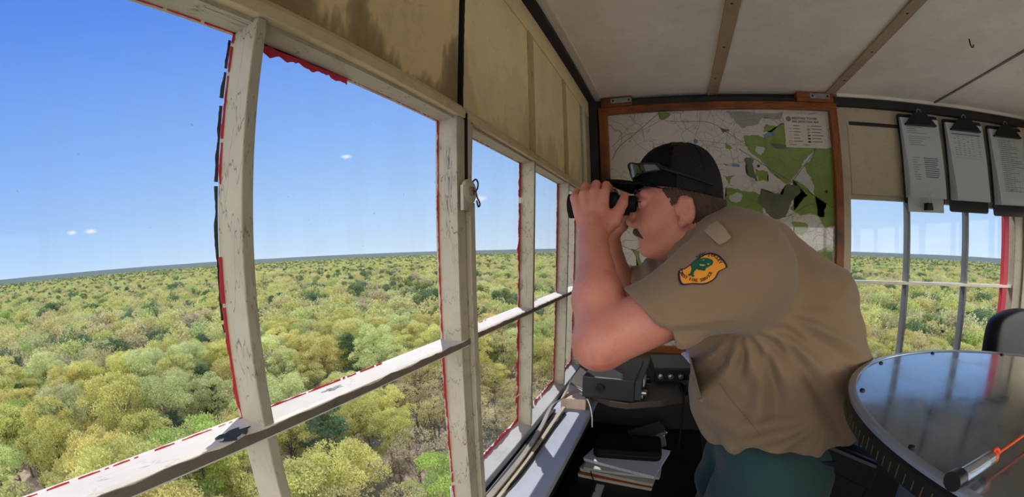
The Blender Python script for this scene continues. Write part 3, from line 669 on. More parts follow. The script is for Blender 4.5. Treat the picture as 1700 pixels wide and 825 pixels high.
# ------------------------------------------------------------------ latch on the left centre post
lt = at(779, 318, 'x', XL+.014)
lat = thing('window_latch', 'round painted turn latch with wire hook on the middle window post', 'latch', lt)
b = MB(); Ml = Matrix.Translation(lt) @ Matrix.Rotation(PI/2, 4, 'Y')
b.lathe([(.0001, -.004), (.019, -.004), (.019, .002), (.016, .004), (.0001, .004)], 24, Ml, cap=False); b.box((-.008, -.02, -.004), (.030, .004, .001), 0, Ml)
b.build('latch_plate', M_SASH, lat, smooth=True)
b = MB(); b.lathe([(.0075, .004), (.0072, .006), (.005, .0075), (.0001, .008)], 18, Ml, cap=False); b.box((-.0055, -.0008, .0078), (.0055, .0008, .0085), 1, Ml); b.box((-.0008, -.0055, .0078), (.0008, .0055, .0085), 1, Ml)
b.build('screw', [mat_simple('rusty_screw', srgb(160, 130, 110), .5, .3, var=.4), M_DARKWOOD], lat, smooth=True)
hp = [(0, .006, .018), (0, .016, .023), (0, .024, .018), (0, .022, .008), (0, .016, .002), (0, .020, -.008), (0, .027, -.014), (0, .030, -.020), (0, .024, -.024), (0, .018, -.014)]
MB().tube(curve_pts([lt+Vector((.004+p[0], p[1]*.9, p[2]*.9)) for p in hp], 5), .0013, 7).build('wire_hook', M_BLACK, lat, smooth='all')

# ------------------------------------------------------------------ loose strips and cables along the ledge
def strip(ctrl, w, t, name, mat, label, cat, twist=0):
    P = curve_pts(ctrl, 8); b = MB(); vs = []
    for i, p in enumerate(P):
        d = (P[min(i+1, len(P)-1)]-P[max(i-1, 0)]).normalized(); side = d.cross(Vector((0, 0, 1))).normalized()
        a = twist*i/len(P); up = side.cross(d)
        s = side*math.cos(a)+up*math.sin(a); n_ = d.cross(s)
        vs += [p-s*w/2-n_*t/2, p+s*w/2-n_*t/2, p+s*w/2+n_*t/2, p-s*w/2+n_*t/2]
    m_ = len(P)
    fs = [(4*i+k, 4*i+(k+1) % 4, 4*i+4+(k+1) % 4, 4*i+4+k) for i in range(m_-1) for k in range(4)]+[(0, 1, 2, 3), (4*m_-1, 4*m_-2, 4*m_-3, 4*m_-4)]
    b.add(vs, fs); return tag(b.build(name, mat, bevel=.0006), label, cat)
zl = ZS+.004
strip([(-.283, .30, zl+.010), (-.280, .52, zl+.008), (-.277, .70, zl+.008), (-.281, .84, zl+.014), (-.287, .95, zl+.026), (-.272, 1.02, zl+.030), (-.268, 1.09, zl+.062)], .014, .0035, 'weather_strip', mat_simple('grey_strip', srgb(150, 142, 128), .7, var=.25, scale=20), 'peeling grey weather strip curling up at the far end of the ledge', 'strip', 1.0)
strip([(-.270, .34, zl+.003), (-.268, .55, zl+.002), (-.266, .74, zl+.002), (-.266, .90, zl+.006), (-.262, .985, zl+.012)], .009, .005, 'wooden_moulding', mat_paint('moulding_paint', srgb(178, 166, 140), stain=.6, chip=.4), 'thin loose painted moulding lying on the ledge beside the weather strip', 'moulding')
strip([(-.2885, .38, zl+.002), (-.288, .60, zl+.002), (-.288, .82, zl+.003), (-.288, .98, zl+.003)], .008, .006, 'rotten_batten', M_DARKWOOD, 'dark rotten batten wedged between sash and ledge', 'batten')
b = MB(); b.tube(curve_pts([(-.277, .30, zl+.001), (-.275, .5, zl+.001), (-.262, .62, zl+.001), (-.259, .72, zl+.001), (-.260, .86, zl+.001), (-.256, .97, zl+.001)], 8), .0035, 8)
tag(b.build('black_cable', M_RUBBER, smooth='all'), 'black cable running along the ledge next to the loose moulding', 'cable')

# wooden block at the end of the ledge and its wire
bk = at(938, 640, 'z', -.41)
b = MB(); Mb_ = Matrix.Translation((-.247, 1.068, ZS+.016)) @ Matrix.Rotation(math.radians(4), 4, 'Z'); b.box((-.036, -.055, -.016), (.036, .075, .016), 0, Mb_)
tag(b.build('wooden_block', mat_paint('block_paint', srgb(205, 180, 160), stain=.5, chip=.2), bevel=.002), 'flat pinkish wooden block on the far end of the ledge beside the radio', 'block')
b = MB(); b.tube(curve_pts([(-.232, 1.05, -.413), (-.215, 1.03, -.410), (-.198, 1.015, -.425), (-.186, 1.00, -.455), (-.183, .995, -.49)], 6), .0022, 7)
tag(b.build('white_wire', M_WHITEPL, smooth='all'), 'thin pale wire drooping over the ledge end by the wooden block', 'wire')

# ------------------------------------------------------------------ corner shelf with radio equipment
SZ = -.415
P = [(-.29, YB-.003), (-.29, 1.135), (-.19, 1.055), (-.14, 1.02), (-.09, 1.012), (.0, 1.05), (.13, 1.13), (.30, 1.19), (.42, 1.22), (.46, YB-.003)]
b = MB(); b.prism(P, SZ-.020, SZ, 'z')
tag(b.build('corner_shelf', mat_simple('worn_brown_shelf', srgb(74, 64, 56), .45, var=.3, scale=12), bevel=.003), 'dark brown shelf across the far left corner, carrying the radio gear', 'shelf')
MB().box((.40, YB-.05, ZF), (.44, YB-.005, SZ-.02)).build('shelf_leg', M_DARKWOOD, bpy.data.objects['corner_shelf'], bevel=.002)
# black box radio
Mr = Matrix.Translation((-.215, 1.075, SZ+.006)) @ Matrix.Rotation(math.radians(-3), 4, 'Z')
rad = thing('radio_transceiver', 'black metal radio box at the left end of the corner shelf by the window', 'radio', Mr.translation)
b = MB(); b.box((0, -.062, 0), (.145, .145, .062), 0, Mr); body = b.build('case', M_BLACKMET, rad, bevel=.003)
b = MB(); b.box((.145, -.058, .004), (.163, .140, .059), 0, Mr); fp = b.build('front_panel', mat_simple('grey_front', srgb(58, 62, 66), .4, .3), rad, bevel=.002)
for k, yk in enumerate((-.035, .045, .075)): MB().lathe([(.009, 0), (.009, .012), (.007, .014), (.0001, .014)], 16, Mr @ Matrix.Translation((.163, yk, .020+.015*(k % 2))) @ Matrix.Rotation(PI/2, 4, 'Y'), cap=False).build('knob', M_STEEL if k == 0 else M_BLACK, fp, smooth=True)
MB().box((.163, -.015, .030), (.166, .030, .052), 0, Mr).build('display', M_WHITEPL, fp, bevel=.001)
for k in range(4): MB().box((.163, -.050+.012*k, .008), (.168, -.042+.012*k, .016), 0, Mr).build('button', M_STEEL, fp, bevel=.001)
MB().lathe([(.012, 0), (.012, .010), (.0001, .010)], 16, Mr @ Matrix.Translation((.052, -.062, .034)) @ Matrix.Rotation(PI/2, 4, 'X'), cap=False).build('thumb_screw', M_BLACK, body, smooth=True)
for s in (.012, .133): MB().lathe([(.006, -.006), (.006, 0)], 12, Mr @ Matrix.Translation((s, -.05, 0))).build('foot', M_RUBBER, rad)
Mr2 = Matrix.Translation((.0, 1.22, SZ)) @ Matrix.Rotation(math.radians(8), 4, 'Z')
rd = thing('radio_console', 'low black radio console with chrome knobs behind the ranger elbow', 'radio', Mr2.translation)
b = MB(); b.box((-.03, -.01, .0), (.10, .15, .045), 0, Mr2); b.build('case', M_BLACKMET, rd, bevel=.003)
b = MB(); b.box((-.028, -.022, .003), (.098, -.01, .042), 0, Mr2); fp = b.build('front_panel', M_BLACK, rd, bevel=.002)
for k in range(4): MB().lathe([(.008, 0), (.008, .012), (.0001, .013)], 14, Mr2 @ Matrix.Translation((-.012+.032*k, -.022, .024)) @ Matrix.Rotation(PI/2, 4, 'X'), cap=False).build('knob', M_STEEL, fp, smooth=True)
# hand microphone and coiled cord
Mm = Matrix.Translation((.085, 1.145, SZ+.016)) @ Matrix.Rotation(math.radians(30), 4, 'Z')
mic = thing('hand_microphone', 'black hand microphone lying on the corner shelf with its cord over the edge', 'microphone', Mm.translation)
MB().prism([(-.03, -.02), (.03, -.024), (.036, 0), (.03, .024), (-.03, .02)], -.015, .012, 'z', 0, Mm).build('microphone_body', M_BLACK, mic, bevel=.005)
MB().tube(curve_pts([Mm @ Vector((-.03, 0, 0)), (.045, 1.125, SZ+.03), (.055, 1.10, SZ+.02), (.062, 1.082, SZ+.004), (.064, 1.078, SZ-.04), (.064, 1.085, -.6)], 6), .0028, 8).build('cord', M_RUBBER, mic, smooth='all')
# white phone / handheld in its cradle
wp = at(1125, 612, 'y', 1.19)
Mp = Matrix.Translation((.085, 1.27, SZ+.002)) @ Matrix.Rotation(math.radians(12), 4, 'Z')
wh = thing('desk_phone', 'pale blue-white telephone at the right end of the corner shelf', 'telephone', Mp.translation)
b = MB(); b.prism([(0, 0), (.15, 0), (.15, .028), (.02, .052), (0, .048)], .0, .13, 'y', 0, Mp); b.build('phone_body', M_WHITEPL, wh, bevel=.008, seg=3)
MB().box((.004, -.004, .0), (.146, .134, .010), 0, Mp).build('phone_base', M_BLACK, wh, bevel=.003)
b = MB(); b.tube([Mp @ Vector((.03, .02, .062)), Mp @ Vector((.035, .065, .072)), Mp @ Vector((.03, .11, .062))], [.018, .012, .018], 12); b.build('handset', M_WHITEPL, wh, smooth='all')
b = MB(); b.tube([(-.218, 1.50, SZ), (-.216, 1.49, -.1)], .003, 8); b.tube([(-.218, 1.50, SZ), (-.218, 1.50, SZ+.02)], .010, 12)
tag(b.build('whip_antenna', M_STEEL, smooth=True), 'thin upright metal whip aerial in the far left corner of the shelf', 'antenna')

# ------------------------------------------------------------------ low black cabinet in the corner, notebooks on it
cab = thing('corner_cabinet', 'low black cabinet in deep shade under the corner shelf', 'cabinet', (-.05, 1.3, ZF))
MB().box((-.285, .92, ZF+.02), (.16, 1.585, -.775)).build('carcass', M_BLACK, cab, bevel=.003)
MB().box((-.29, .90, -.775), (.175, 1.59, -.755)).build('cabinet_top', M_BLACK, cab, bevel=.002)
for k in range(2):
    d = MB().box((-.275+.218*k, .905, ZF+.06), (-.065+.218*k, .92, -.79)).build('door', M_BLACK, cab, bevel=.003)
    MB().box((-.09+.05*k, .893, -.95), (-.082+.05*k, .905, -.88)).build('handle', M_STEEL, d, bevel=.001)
M_LINED = bpy.data.materials.new('lined_paper'); t = NT(M_LINED); co = t.coord()
wv = t.n('ShaderNodeTexWave'); wv.bands_direction = 'Y'; wv.inputs['Scale'].default_value = 62; wv.inputs['Distortion'].default_value = 0; t.L(co, wv.inputs['Vector'])
t.bsdf(t.mix(t.ramp(wv.outputs['Fac'], [(.9, 0), (.99, .4)]), srgb(214, 214, 232), srgb(130, 150, 210)), .85)
zc = -.755; rn = random.Random(2)
NB = [('bottom', 'orange-edged pad at the bottom of the paper stack', .016, mat_simple('orange_cover', srgb(190, 96, 60), .7)), ('second', 'white pad second from the bottom of the paper stack', .014, M_PAPER), ('third', 'thin white pad in the middle of the paper stack', .012, M_PAPER), ('top', 'blue-lined writing pad lying open on top of the paper stack', .014, M_LINED)]
for k, (nm, lab, th, mt) in enumerate(NB):
    Mk = Matrix.Translation((-.115+.006*k, 1.215+.006*k, zc)) @ Matrix.Rotation(math.radians(-7+5*k*(-1)**k*.5), 4, 'Z')
    r = thing('notepad', lab, 'notepad', Mk.translation, group='writing pads stacked on the cabinet')
    MB().box((-.125, -.09, 0), (.125, .09, th*.75), 0, Mk).build('pages', M_PAPER if k < 3 else M_LINED, r, bevel=.001)
    MB().box((-.127, -.092, th*.75), (.127, .092, th*.75+.0015), 0, Mk).build('cover', mt, r)
    zc += th+.0005
Mk = Matrix.Translation((-.10, 1.255, zc)) @ Matrix.Rotation(math.radians(4), 4, 'Z')
ph = thing('field_case', 'black zipped case with rounded corners lying on the lined pad', 'case', Mk.translation)
out = [(.095*(1 if c in (0, 3) else -1)+.02*math.cos(math.radians(90*c+22.5*k))*1, .045*(1 if c in (0, 1) else -1)+.02*math.sin(math.radians(90*c+22.5*k))) for c in range(4) for k in range(5)]
MB().prism(out, 0, .035, 'z', 0, Mk).build('case_body', M_RUBBER, ph, bevel=.006, seg=3)
MB().tube([Mk @ Vector((x*1.005, y*1.02, .018)) for x, y in out+out[:1]], .0012, 5).build('zipper', M_BLACK, ph)
b = MB(); b.tube(curve_pts([(-.20, 1.10, -.70), (-.195, 1.10, -.72), (-.192, 1.115, -.745), (-.19, 1.105, -.757), (-.18, 1.0, -.752)], 6), .002, 6)
tag(b.build('pen_lanyard', M_BLACK, smooth='all'), 'thin black cord hanging down over the left side of the paper stack', 'cord')
Mk = Matrix.Translation((-.045, 1.40, -.69)) @ Matrix.Rotation(math.radians(20), 4, 'Z') @ Matrix.Rotation(math.radians(-14), 4, 'Y')
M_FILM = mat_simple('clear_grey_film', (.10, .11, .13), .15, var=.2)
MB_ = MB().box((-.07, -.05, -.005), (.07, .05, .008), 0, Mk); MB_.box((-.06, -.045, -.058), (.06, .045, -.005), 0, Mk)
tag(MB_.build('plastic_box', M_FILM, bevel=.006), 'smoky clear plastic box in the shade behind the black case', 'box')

# ------------------------------------------------------------------ round sighting table in the middle of the cab
TZ = -.205; TC = Vector((.669, .452, 0)); TR = .396
ft = thing('sighting_table', 'round glossy map table with metal rim on a grey cabinet, right foreground', 'table', (TC.x, TC.y, ZF))
MT = Matrix.Translation((TC.x, TC.y, 0))
def tabletop():
    m = bpy.data.materials.new('glossy_table_map'); t = NT(m); co = t.coord()
    n = t.noise(co, 4, 6, .65); ed = t.voro(t.mix(.05, co, t.n('ShaderNodeTexNoise').outputs['Color']), 7, 'DISTANCE_TO_EDGE')
    c = t.ramp(n, [(.3, srgb(104, 108, 112)), (.5, srgb(140, 144, 146)), (.7, srgb(118, 128, 114))])
    c = t.mix(t.ramp(ed, [(.003, .35), (.012, 0)]), c, srgb(60, 60, 70))
    rg = t.ramp(t.noise(co, 14, 5, .7), [(.35, .05), (.75, .20)])
    t.bsdf(t.mix(1, c, (.8, .88, 1.0), 'MULTIPLY'), t.math('ADD', rg, .08), .55, t.bump(t.noise(co, 3, 2), .03, .01), Coat_Weight=1.0, Coat_Roughness=rg, Coat_IOR=1.6); return m
b = MB(); b.lathe([(.0001, TZ-.003), (TR-.012, TZ-.003)], 128, MT, cap=False); b.lathe([(TR-.012, TZ-.003), (TR-.012, TZ-.012), (.0001, TZ-.012)], 128, MT, cap=False)
b.build('map_disc', tabletop(), ft, smooth=True)
M_RIM = mat_simple('pale_enamel_rim', srgb(150, 160, 172), .25, .4, var=.1)
b = MB(); b.lathe([(TR-.013, TZ-.0035), (TR-.012, TZ-.001), (TR-.003, TZ-.001), (TR, TZ-.003), (TR, TZ-.008), (TR-.012, TZ-.008)], 160, MT, cap=False); rim = b.build('rim', M_RIM, ft, smooth=True)
b = MB(); b.lathe([(TR-.002, TZ-.008), (TR+.004, TZ-.012), (TR+.004, TZ-.032), (TR-.004, TZ-.036), (TR-.02, TZ-.036), (TR-.05, TZ-.020)], 160, MT, cap=False); b.build('graduated_ring', M_BLACK, ft, smooth=True)
b = MB(); b.lathe([(.0001, TZ-.05), (TR-.03, TZ-.05), (TR-.02, TZ-.036), (TR-.02, TZ-.012)], 96, MT, cap=False); b.build('underside', M_BLACK, ft, smooth=True)
tk = MB()
for k in range(180):
    a = 2*PI*k/180; Mk = MT @ Matrix.Rotation(a, 4, 'Z'); tk.box((TR+.004, -.0006, TZ-.030), (TR+.0045, .0006, TZ-.018 if k % 5 else TZ-.014), 0, Mk)
tk.build('degree_marks', mat_simple('brass_marks', srgb(120, 100, 50), .5, .5), ft)
for k in range(12):
    a = math.radians(8+30*k); Mk = MT @ Matrix.Translation((math.cos(a)*(TR-.022), math.sin(a)*(TR-.022), TZ-.003))
    MB().lathe([(.0045, 0), (.0042, .002), (.0025, .0032), (.0001, .0034)], 14, Mk, cap=False).build('bolt', M_BLACK, ft, smooth=True)
# cabinet under it
M_GREYCAB = mat_simple('grey_cabinet_paint', srgb(110, 114, 118), .45, var=.12, scale=8)
b = MB(); cR = .27
hexa = [(cR*math.cos(math.radians(200+60*k)), cR*math.sin(math.radians(200+60*k))) for k in range(6)]
b.prism(hexa, ZF, TZ-.05, 'z', 0, MT); b.build('pedestal', M_GREYCAB, ft, bevel=.004)
for a in (150, 210, 270, 30, 330, 90):
    Mk = MT @ Matrix.Rotation(math.radians(a), 4, 'Z')
    MB().prism([(.22, TZ-.16), (.235, TZ-.16), (TR-.03, TZ-.075), (TR-.03, TZ-.048), (.22, TZ-.048)], -.012, .012, 'y', 0, Mk).build('bracket', M_GREYCAB, ft, bevel=.002)
# clear sighting arm with orange string
q0 = at(1592, 793, 'z', TZ+.012); q1 = at(1645, 760, 'z', TZ+.012); q2 = at(1700, 722, 'z', TZ+.012)
M_CLEAR = bpy.data.materials.new('clear_acrylic'); t = NT(M_CLEAR); t.bsdf((.9, .95, 1), .05, 0, None, Transmission_Weight=.85, IOR=1.3)
arm = thing('sight_rule', 'clear plastic sighting rule with orange string laid across the round table', 'rule', ((q0+q1)/2))
b = MB(); d = (q1-q0).normalized(); b.tube([q0, q1], .0075, 12); b.build('clear_tube', M_CLEAR, arm, smooth=True)
b = MB(); b.tube([q0-d*.014, q0+d*.002], .0095, 14); b.build('end_cap', M_BLACK, arm, smooth=True)
b = MB(); b.tube([q1-d*.002, q1+d*.006], .0075, 12); b.tube(curve_pts([q1+Vector((0, 0, .002)), q1+Vector((.004, 0, .010)), q1+Vector((.010, 0, .004)), q1+Vector((.004, .004, -.003)), q1], 4), .002, 6); b.build('string_knot', M_ORANGE, arm, smooth='all')
q3 = q1+(q2-q1).normalized()*.36; b = MB(); b.tube([q1, q3], .0018, 8); b.build('orange_string', M_ORANGE, arm, smooth='all')
MB().tube([q3-Vector((0, 0, .016)), q3+Vector((0, 0, .004))], .006, 10).build('far_post', M_STEEL, arm, smooth=True)

# ------------------------------------------------------------------ high swivel chair behind the table
ch = thing('swivel_chair', 'high black padded swivel chair behind the round table at the right edge', 'chair', (1.42, 1.16, ZF))
M_LEATHER = mat_simple('black_leather', (.006, .006, .008), .5, var=.1, bump=.15, bscale=350, Specular_IOR_Level=.3)
def pad(nm, w, h, d, M, parent):
    bm = bmesh.new(); bmesh.ops.create_cube(bm, size=1); bmesh.ops.subdivide_edges(bm, edges=bm.edges, cuts=5, use_grid_fill=True)
    vs = []
    for v in bm.verts:
        x, y, z = v.co*2; k = lambda a, b_: math.copysign(abs(a)**1, a)*(1-.10*b_*b_)
        vs.append(M @ Vector((x*w/2*(1-.10*z*z-.05*y*y), y*d/2*(1-.35*(x*x+z*z)/2)-.03*(1-x*x)*0, z*h/2*(1-.12*x*x-.03*y*y))))
    b = MB(); b.add(vs, [tuple(v.index for v in f.verts) for f in bm.faces]); bm.free()
    o = b.build(nm, M_LEATHER, parent, smooth='all'); sd = o.modifiers.new('s', 'SUBSURF'); sd.levels = sd.render_levels = 2; return o
MC = Matrix.Translation((1.42, 1.16, 0)) @ Matrix.Rotation(math.radians(20), 4, 'Z')
pad('seat', .46, .44, .10, MC @ Matrix.Translation((0, -.10, -.72)) @ Matrix.Rotation(PI/2, 4, 'X'), ch)
pad('backrest', .46, .50, .10, MC @ Matrix.Translation((0, .13, -.42)) @ Matrix.Rotation(math.radians(-6), 4, 'X'), ch)
MB().box((-.03, .14, -.80), (.03, .175, -.5), 0, MC).build('back_support', M_BLACK, ch, bevel=.004)
MB().tube([MC @ Vector((0, -.06, -1.34)), MC @ Vector((0, -.06, -.77))], .025, 16).build('gas_column', M_STEEL, ch, smooth=True)
for k in range(5):
    a = 2*PI*k/5; Mk = MC @ Matrix.Translation((0, -.06, -1.36)) @ Matrix.Rotation(a, 4, 'Z')
    lg = MB().prism([(.02, -.02), (.25, -.03), (.25, -.012), (.02, .02)], -.018, .018, 'y', 0, Mk).build('leg', M_BLACK, ch, bevel=.004)
    MB().tube([Mk @ Vector((.24, -.015, -.062)), Mk @ Vector((.24, .015, -.062))], .027, 14).build('caster', M_BLACK, lg, smooth=True)
MB().tube([MC @ Vector((.16*math.cos(a), -.06+.16*math.sin(a), -1.05)) for a in [2*PI*k/24 for k in range(25)]], .008, 8).build('foot_ring', M_STEEL, ch, smooth='all')
#@@MAN
# ------------------------------------------------------------------ the ranger
class Field:
    """signed distances on a grid whose spacing may differ along each axis; turned into one closed surface"""
    def __init__(s, xs, ys, zs):
        s.ax = [np.asarray(a, np.float32) for a in (xs, ys, zs)]; s.F = np.full([len(a) for a in s.ax], .5, np.float32)
    def region(s, lo, hi):
        sl = tuple(slice(max(0, int(np.searchsorted(a, l))-1), int(np.searchsorted(a, h))+1) for a, l, h in zip(s.ax, lo, hi))
        X, Y, Z = s.ax[0][sl[0]][:, None, None], s.ax[1][sl[1]][None, :, None], s.ax[2][sl[2]][None, None, :]
        return sl, X, Y, Z
    def put(s, sl, d, k, op='add'):
        f = s.F[sl]
        if op == 'add':
            if k > 0: h = np.maximum(k-np.abs(f-d), 0)/k; s.F[sl] = np.minimum(f, d)-h*h*k*.25
            else: s.F[sl] = np.minimum(f, d)
        else:
            h = np.maximum(k-np.abs(f+d), 0)/max(k, 1e-6); s.F[sl] = np.maximum(f, -d)+h*h*k*.25
        return s
    def cone(s, a, b, r1, r2, k=.02, op='add', clip=None, sy=1.0):
        a = np.array(a, np.float32); b = np.array(b, np.float32); m = max(r1, r2)*max(1, sy)+k+.03
        sl, X, Y, Z = s.region(np.minimum(a, b)-m, np.maximum(a, b)+m); ab = b-a
        px, py, pz = X-a[0], (Y-a[1])/sy, Z-a[2]; aby = ab[1]/sy
        t = np.clip((px*ab[0]+py*aby+pz*ab[2])/(ab[0]**2+aby**2+ab[2]**2+1e-12), 0, 1)
        d = np.sqrt((px-t*ab[0])**2+(py-t*aby)**2+(pz-t*ab[2])**2)-(r1+(r2-r1)*t)
        if clip is not None:
            for (p, n) in clip: d = np.maximum(d, (X-p[0])*n[0]+(Y-p[1])*n[1]+(Z-p[2])*n[2])
        return s.put(sl, d.astype(np.float32), k, op)
    def ell(s, c, r, k=.02, op='add', clip=None, ry=0.0):
        m = max(r)+k+.03; sl, X, Y, Z = s.region(np.array(c)-m, np.array(c)+m)
        x, y, z = X-c[0], Y-c[1], Z-c[2]
        if ry: x, z = x*math.cos(ry)-z*math.sin(ry), x*math.sin(ry)+z*math.cos(ry)
        k0 = np.sqrt((x/r[0])**2+(y/r[1])**2+(z/r[2])**2); k1 = np.sqrt((x/r[0]**2)**2+(y/r[1]**2)**2+(z/r[2]**2)**2)+1e-9
        d = k0*(k0-1)/k1
        if clip is not None:
            for (p, n) in clip: d = np.maximum(d, (X-p[0])*n[0]+(Y-p[1])*n[1]+(Z-p[2])*n[2])
        return s.put(sl, d.astype(np.float32), k, op)
    def chain(s, pts, rs, k=.01, **kw):
        for i in range(len(pts)-1): s.cone(pts[i], pts[i+1], rs[i], rs[i+1], k, **kw)
        return s
    def plane(s, p, n):
        X, Y, Z = s.ax[0][:, None, None], s.ax[1][None, :, None], s.ax[2][None, None, :]
        s.F = np.maximum(s.F, (X-p[0])*n[0]+(Y-p[1])*n[1]+(Z-p[2])*n[2]).astype(np.float32); return s
    def mesh(s, smooth=1):
        F = s.F; S = F < 0; n = F.shape
        c = np.zeros([i-1 for i in n], np.int8)
        for a in (0, 1):
            for b in (0, 1):
                for d in (0, 1): c += S[a:n[0]-1+a, b:n[1]-1+b, d:n[2]-1+d]
        act = (c > 0) & (c < 8); I = np.argwhere(act); idx = np.full(act.shape, -1, np.int32); idx[act] = np.arange(len(I))
        acc = np.zeros((len(I), 3)); cnt = np.zeros(len(I)); i, j, k = I.T
        corners = [(a, b, d) for a in (0, 1) for b in (0, 1) for d in (0, 1)]
        for p in corners:
            for ax in range(3):
                if p[ax]: continue
                q = list(p); q[ax] = 1
                f0 = F[i+p[0], j+p[1], k+p[2]]; f1 = F[i+q[0], j+q[1], k+q[2]]; m = (f0 < 0) != (f1 < 0)
                t = np.where(m, f0/np.where(f0 == f1, 1, f0-f1), 0)
                pos = [s.ax[e][I[:, e]+p[e]].astype(float) for e in range(3)]
                pos[ax] = pos[ax]+t*(s.ax[ax][I[:, ax]+1]-s.ax[ax][I[:, ax]])
                acc += np.stack(pos, 1)*m[:, None]; cnt += m
        V = acc/np.maximum(cnt, 1)[:, None]; quads = []
        for ax in range(3):
            o1, o2 = [(1, 2), (2, 0), (0, 1)][ax]
            A = [slice(0, None)]*3; B = [slice(0, None)]*3; A[ax] = slice(0, n[ax]-1); B[ax] = slice(1, n[ax])
            for e in (o1, o2): A[e] = slice(1, n[e]-1); B[e] = slice(1, n[e]-1)
            m = S[tuple(A)] != S[tuple(B)]; E = np.argwhere(m)
            base = E.copy(); base[:, o1] += 1; base[:, o2] += 1
            def cell(d1, d2):
                q = base.copy(); q[:, o1] -= d1; q[:, o2] -= d2; return idx[q[:, 0], q[:, 1], q[:, 2]]
            Q = np.stack([cell(1, 1), cell(0, 1), cell(0, 0), cell(1, 0)], 1)
            fl = S[base[:, 0], base[:, 1], base[:, 2]]
            Q[~fl] = Q[~fl][:, ::-1]; quads.append(Q)
        Q = np.concatenate(quads); Q = Q[(Q >= 0).all(1)]
        for _ in range(smooth):
            s_ = np.zeros_like(V); w = np.zeros(len(V))
            for a, b in ((0, 1), (1, 2), (2, 3), (3, 0)):
                np.add.at(s_, Q[:, a], V[Q[:, b]]); np.add.at(w, Q[:, a], 1); np.add.at(s_, Q[:, b], V[Q[:, a]]); np.add.at(w, Q[:, b], 1)
            V = .5*V+.5*s_/np.maximum(w, 1)[:, None]
        return V, Q
def quad_obj(name, V, Q, mat, parent, disp=None):
    me = bpy.data.meshes.new(name); me.vertices.add(len(V)); me.vertices.foreach_set('co', np.asarray(V, np.float32).ravel())
    me.loops.add(Q.size); me.loops.foreach_set('vertex_index', Q.astype(np.int32).ravel())
    me.polygons.add(len(Q)); me.polygons.foreach_set('loop_start', np.arange(0, Q.size, 4, dtype=np.int32)); me.update(calc_edges=True)
    for m in (mat if isinstance(mat, list) else [mat]): me.materials.append(m)
    if disp is not None:
        nn = np.empty(len(V)*3, np.float32); me.vertices.foreach_get('normal', nn); nn = nn.reshape(-1, 3)
        me.vertices.foreach_set('co', (V+nn*disp(V, nn)[:, None]).astype(np.float32).ravel()); me.update()
    me.polygons.foreach_set('use_smooth', [True]*len(Q))
    o = bpy.data.objects.new(name, me); COL.objects.link(o)
    if parent is not None: o.parent = parent; o.matrix_parent_inverse = par_inv(parent)
    return o
def axis(segs):
    out = [segs[0][0]]
    for lo, hi, st in segs:
        n = max(1, round((hi-lo)/st)); out += [lo+(hi-lo)*(i+1)/n for i in range(n)]
    return out
def skin():
    m = bpy.data.materials.new('skin'); t = NT(m); co = t.coord()
    n = t.noise(co, 18, 5, .6); n2 = t.noise(co, 160, 3)
    c = t.ramp(n, [(.3, srgb(196, 124, 104)), (.55, srgb(206, 136, 114)), (.75, srgb(188, 108, 94))])
    c = t.mix(t.ramp(n2, [(.5, 0), (.8, .25)]), c, srgb(168, 100, 82))
    t.bsdf(c, .5, 0, t.bump(t.noise(co, 420, 3), .12, .0006), Subsurface_Weight=.12, Subsurface_Radius=(.01, .004, .002), Subsurface_Scale=.6); return m
def cloth(name, col, weave=1400, seams=0):
    m = bpy.data.materials.new(name); t = NT(m); co = t.coord()
    n = t.noise(co, 4, 5, .6); c = t.mix(1, col, t.ramp(n, [(.3, .9), (.7, 1.08)]), 'MULTIPLY')
    h = t.math('ADD', t.math('MULTIPLY', t.noise(co, weave, 2), .25), t.noise(co, 22, 4, .6))
    t.bsdf(c, .85, 0, t.bump(h, .35, .004), Sheen_Weight=.15); return m
M_SKIN = skin(); M_SHIRT = cloth('khaki_shirt_cloth', srgb(136, 112, 86)); M_TROUSER = cloth('green_trouser_cloth', srgb(30, 64, 62))
M_HAIR = mat_simple('brown_hair', srgb(68, 48, 32), .7, var=.5, scale=80, bump=.9, bscale=260)
M_CAPK = mat_simple('black_cap_cloth', (.006, .006, .007), .85, var=.15, bump=.3, bscale=900, Specular_IOR_Level=.15)
def mesh_cap():
    m = bpy.data.materials.new('cap_mesh_back'); t = NT(m); co = t.coord()
    v = t.voro(co, 420, 'F1'); c = t.ramp(v, [(.2, (.034, .027, .027)), (.55, (.012, .010, .011))]); t.bsdf(c, .8, 0, t.bump(v, .5, .001), Specular_IOR_Level=.2); return m
M_CAPM = mesh_cap()
man = thing('person', 'person in khaki uniform shirt, green trousers and black cap looking out through binoculars', 'person', (.30, .90, ZF))
Y0 = .90
SL, EL, WL = (.135, .715, -.035), (-.108, .655, -.160), (-.150, .795, .018)
SR, ER, WR = (.115, 1.085, -.040), (-.125, 1.085, -.160), (-.150, 1.005, .018)
B = Field(axis([(-.235, .16, .0024), (.16, .52, .007)]), axis([(.585, .70, .004), (.70, 1.10, .0026), (1.10, 1.17, .006)]), axis([(-1.44, -.22, .011), (-.22, -.05, .0045), (-.05, .235, .0024)]))
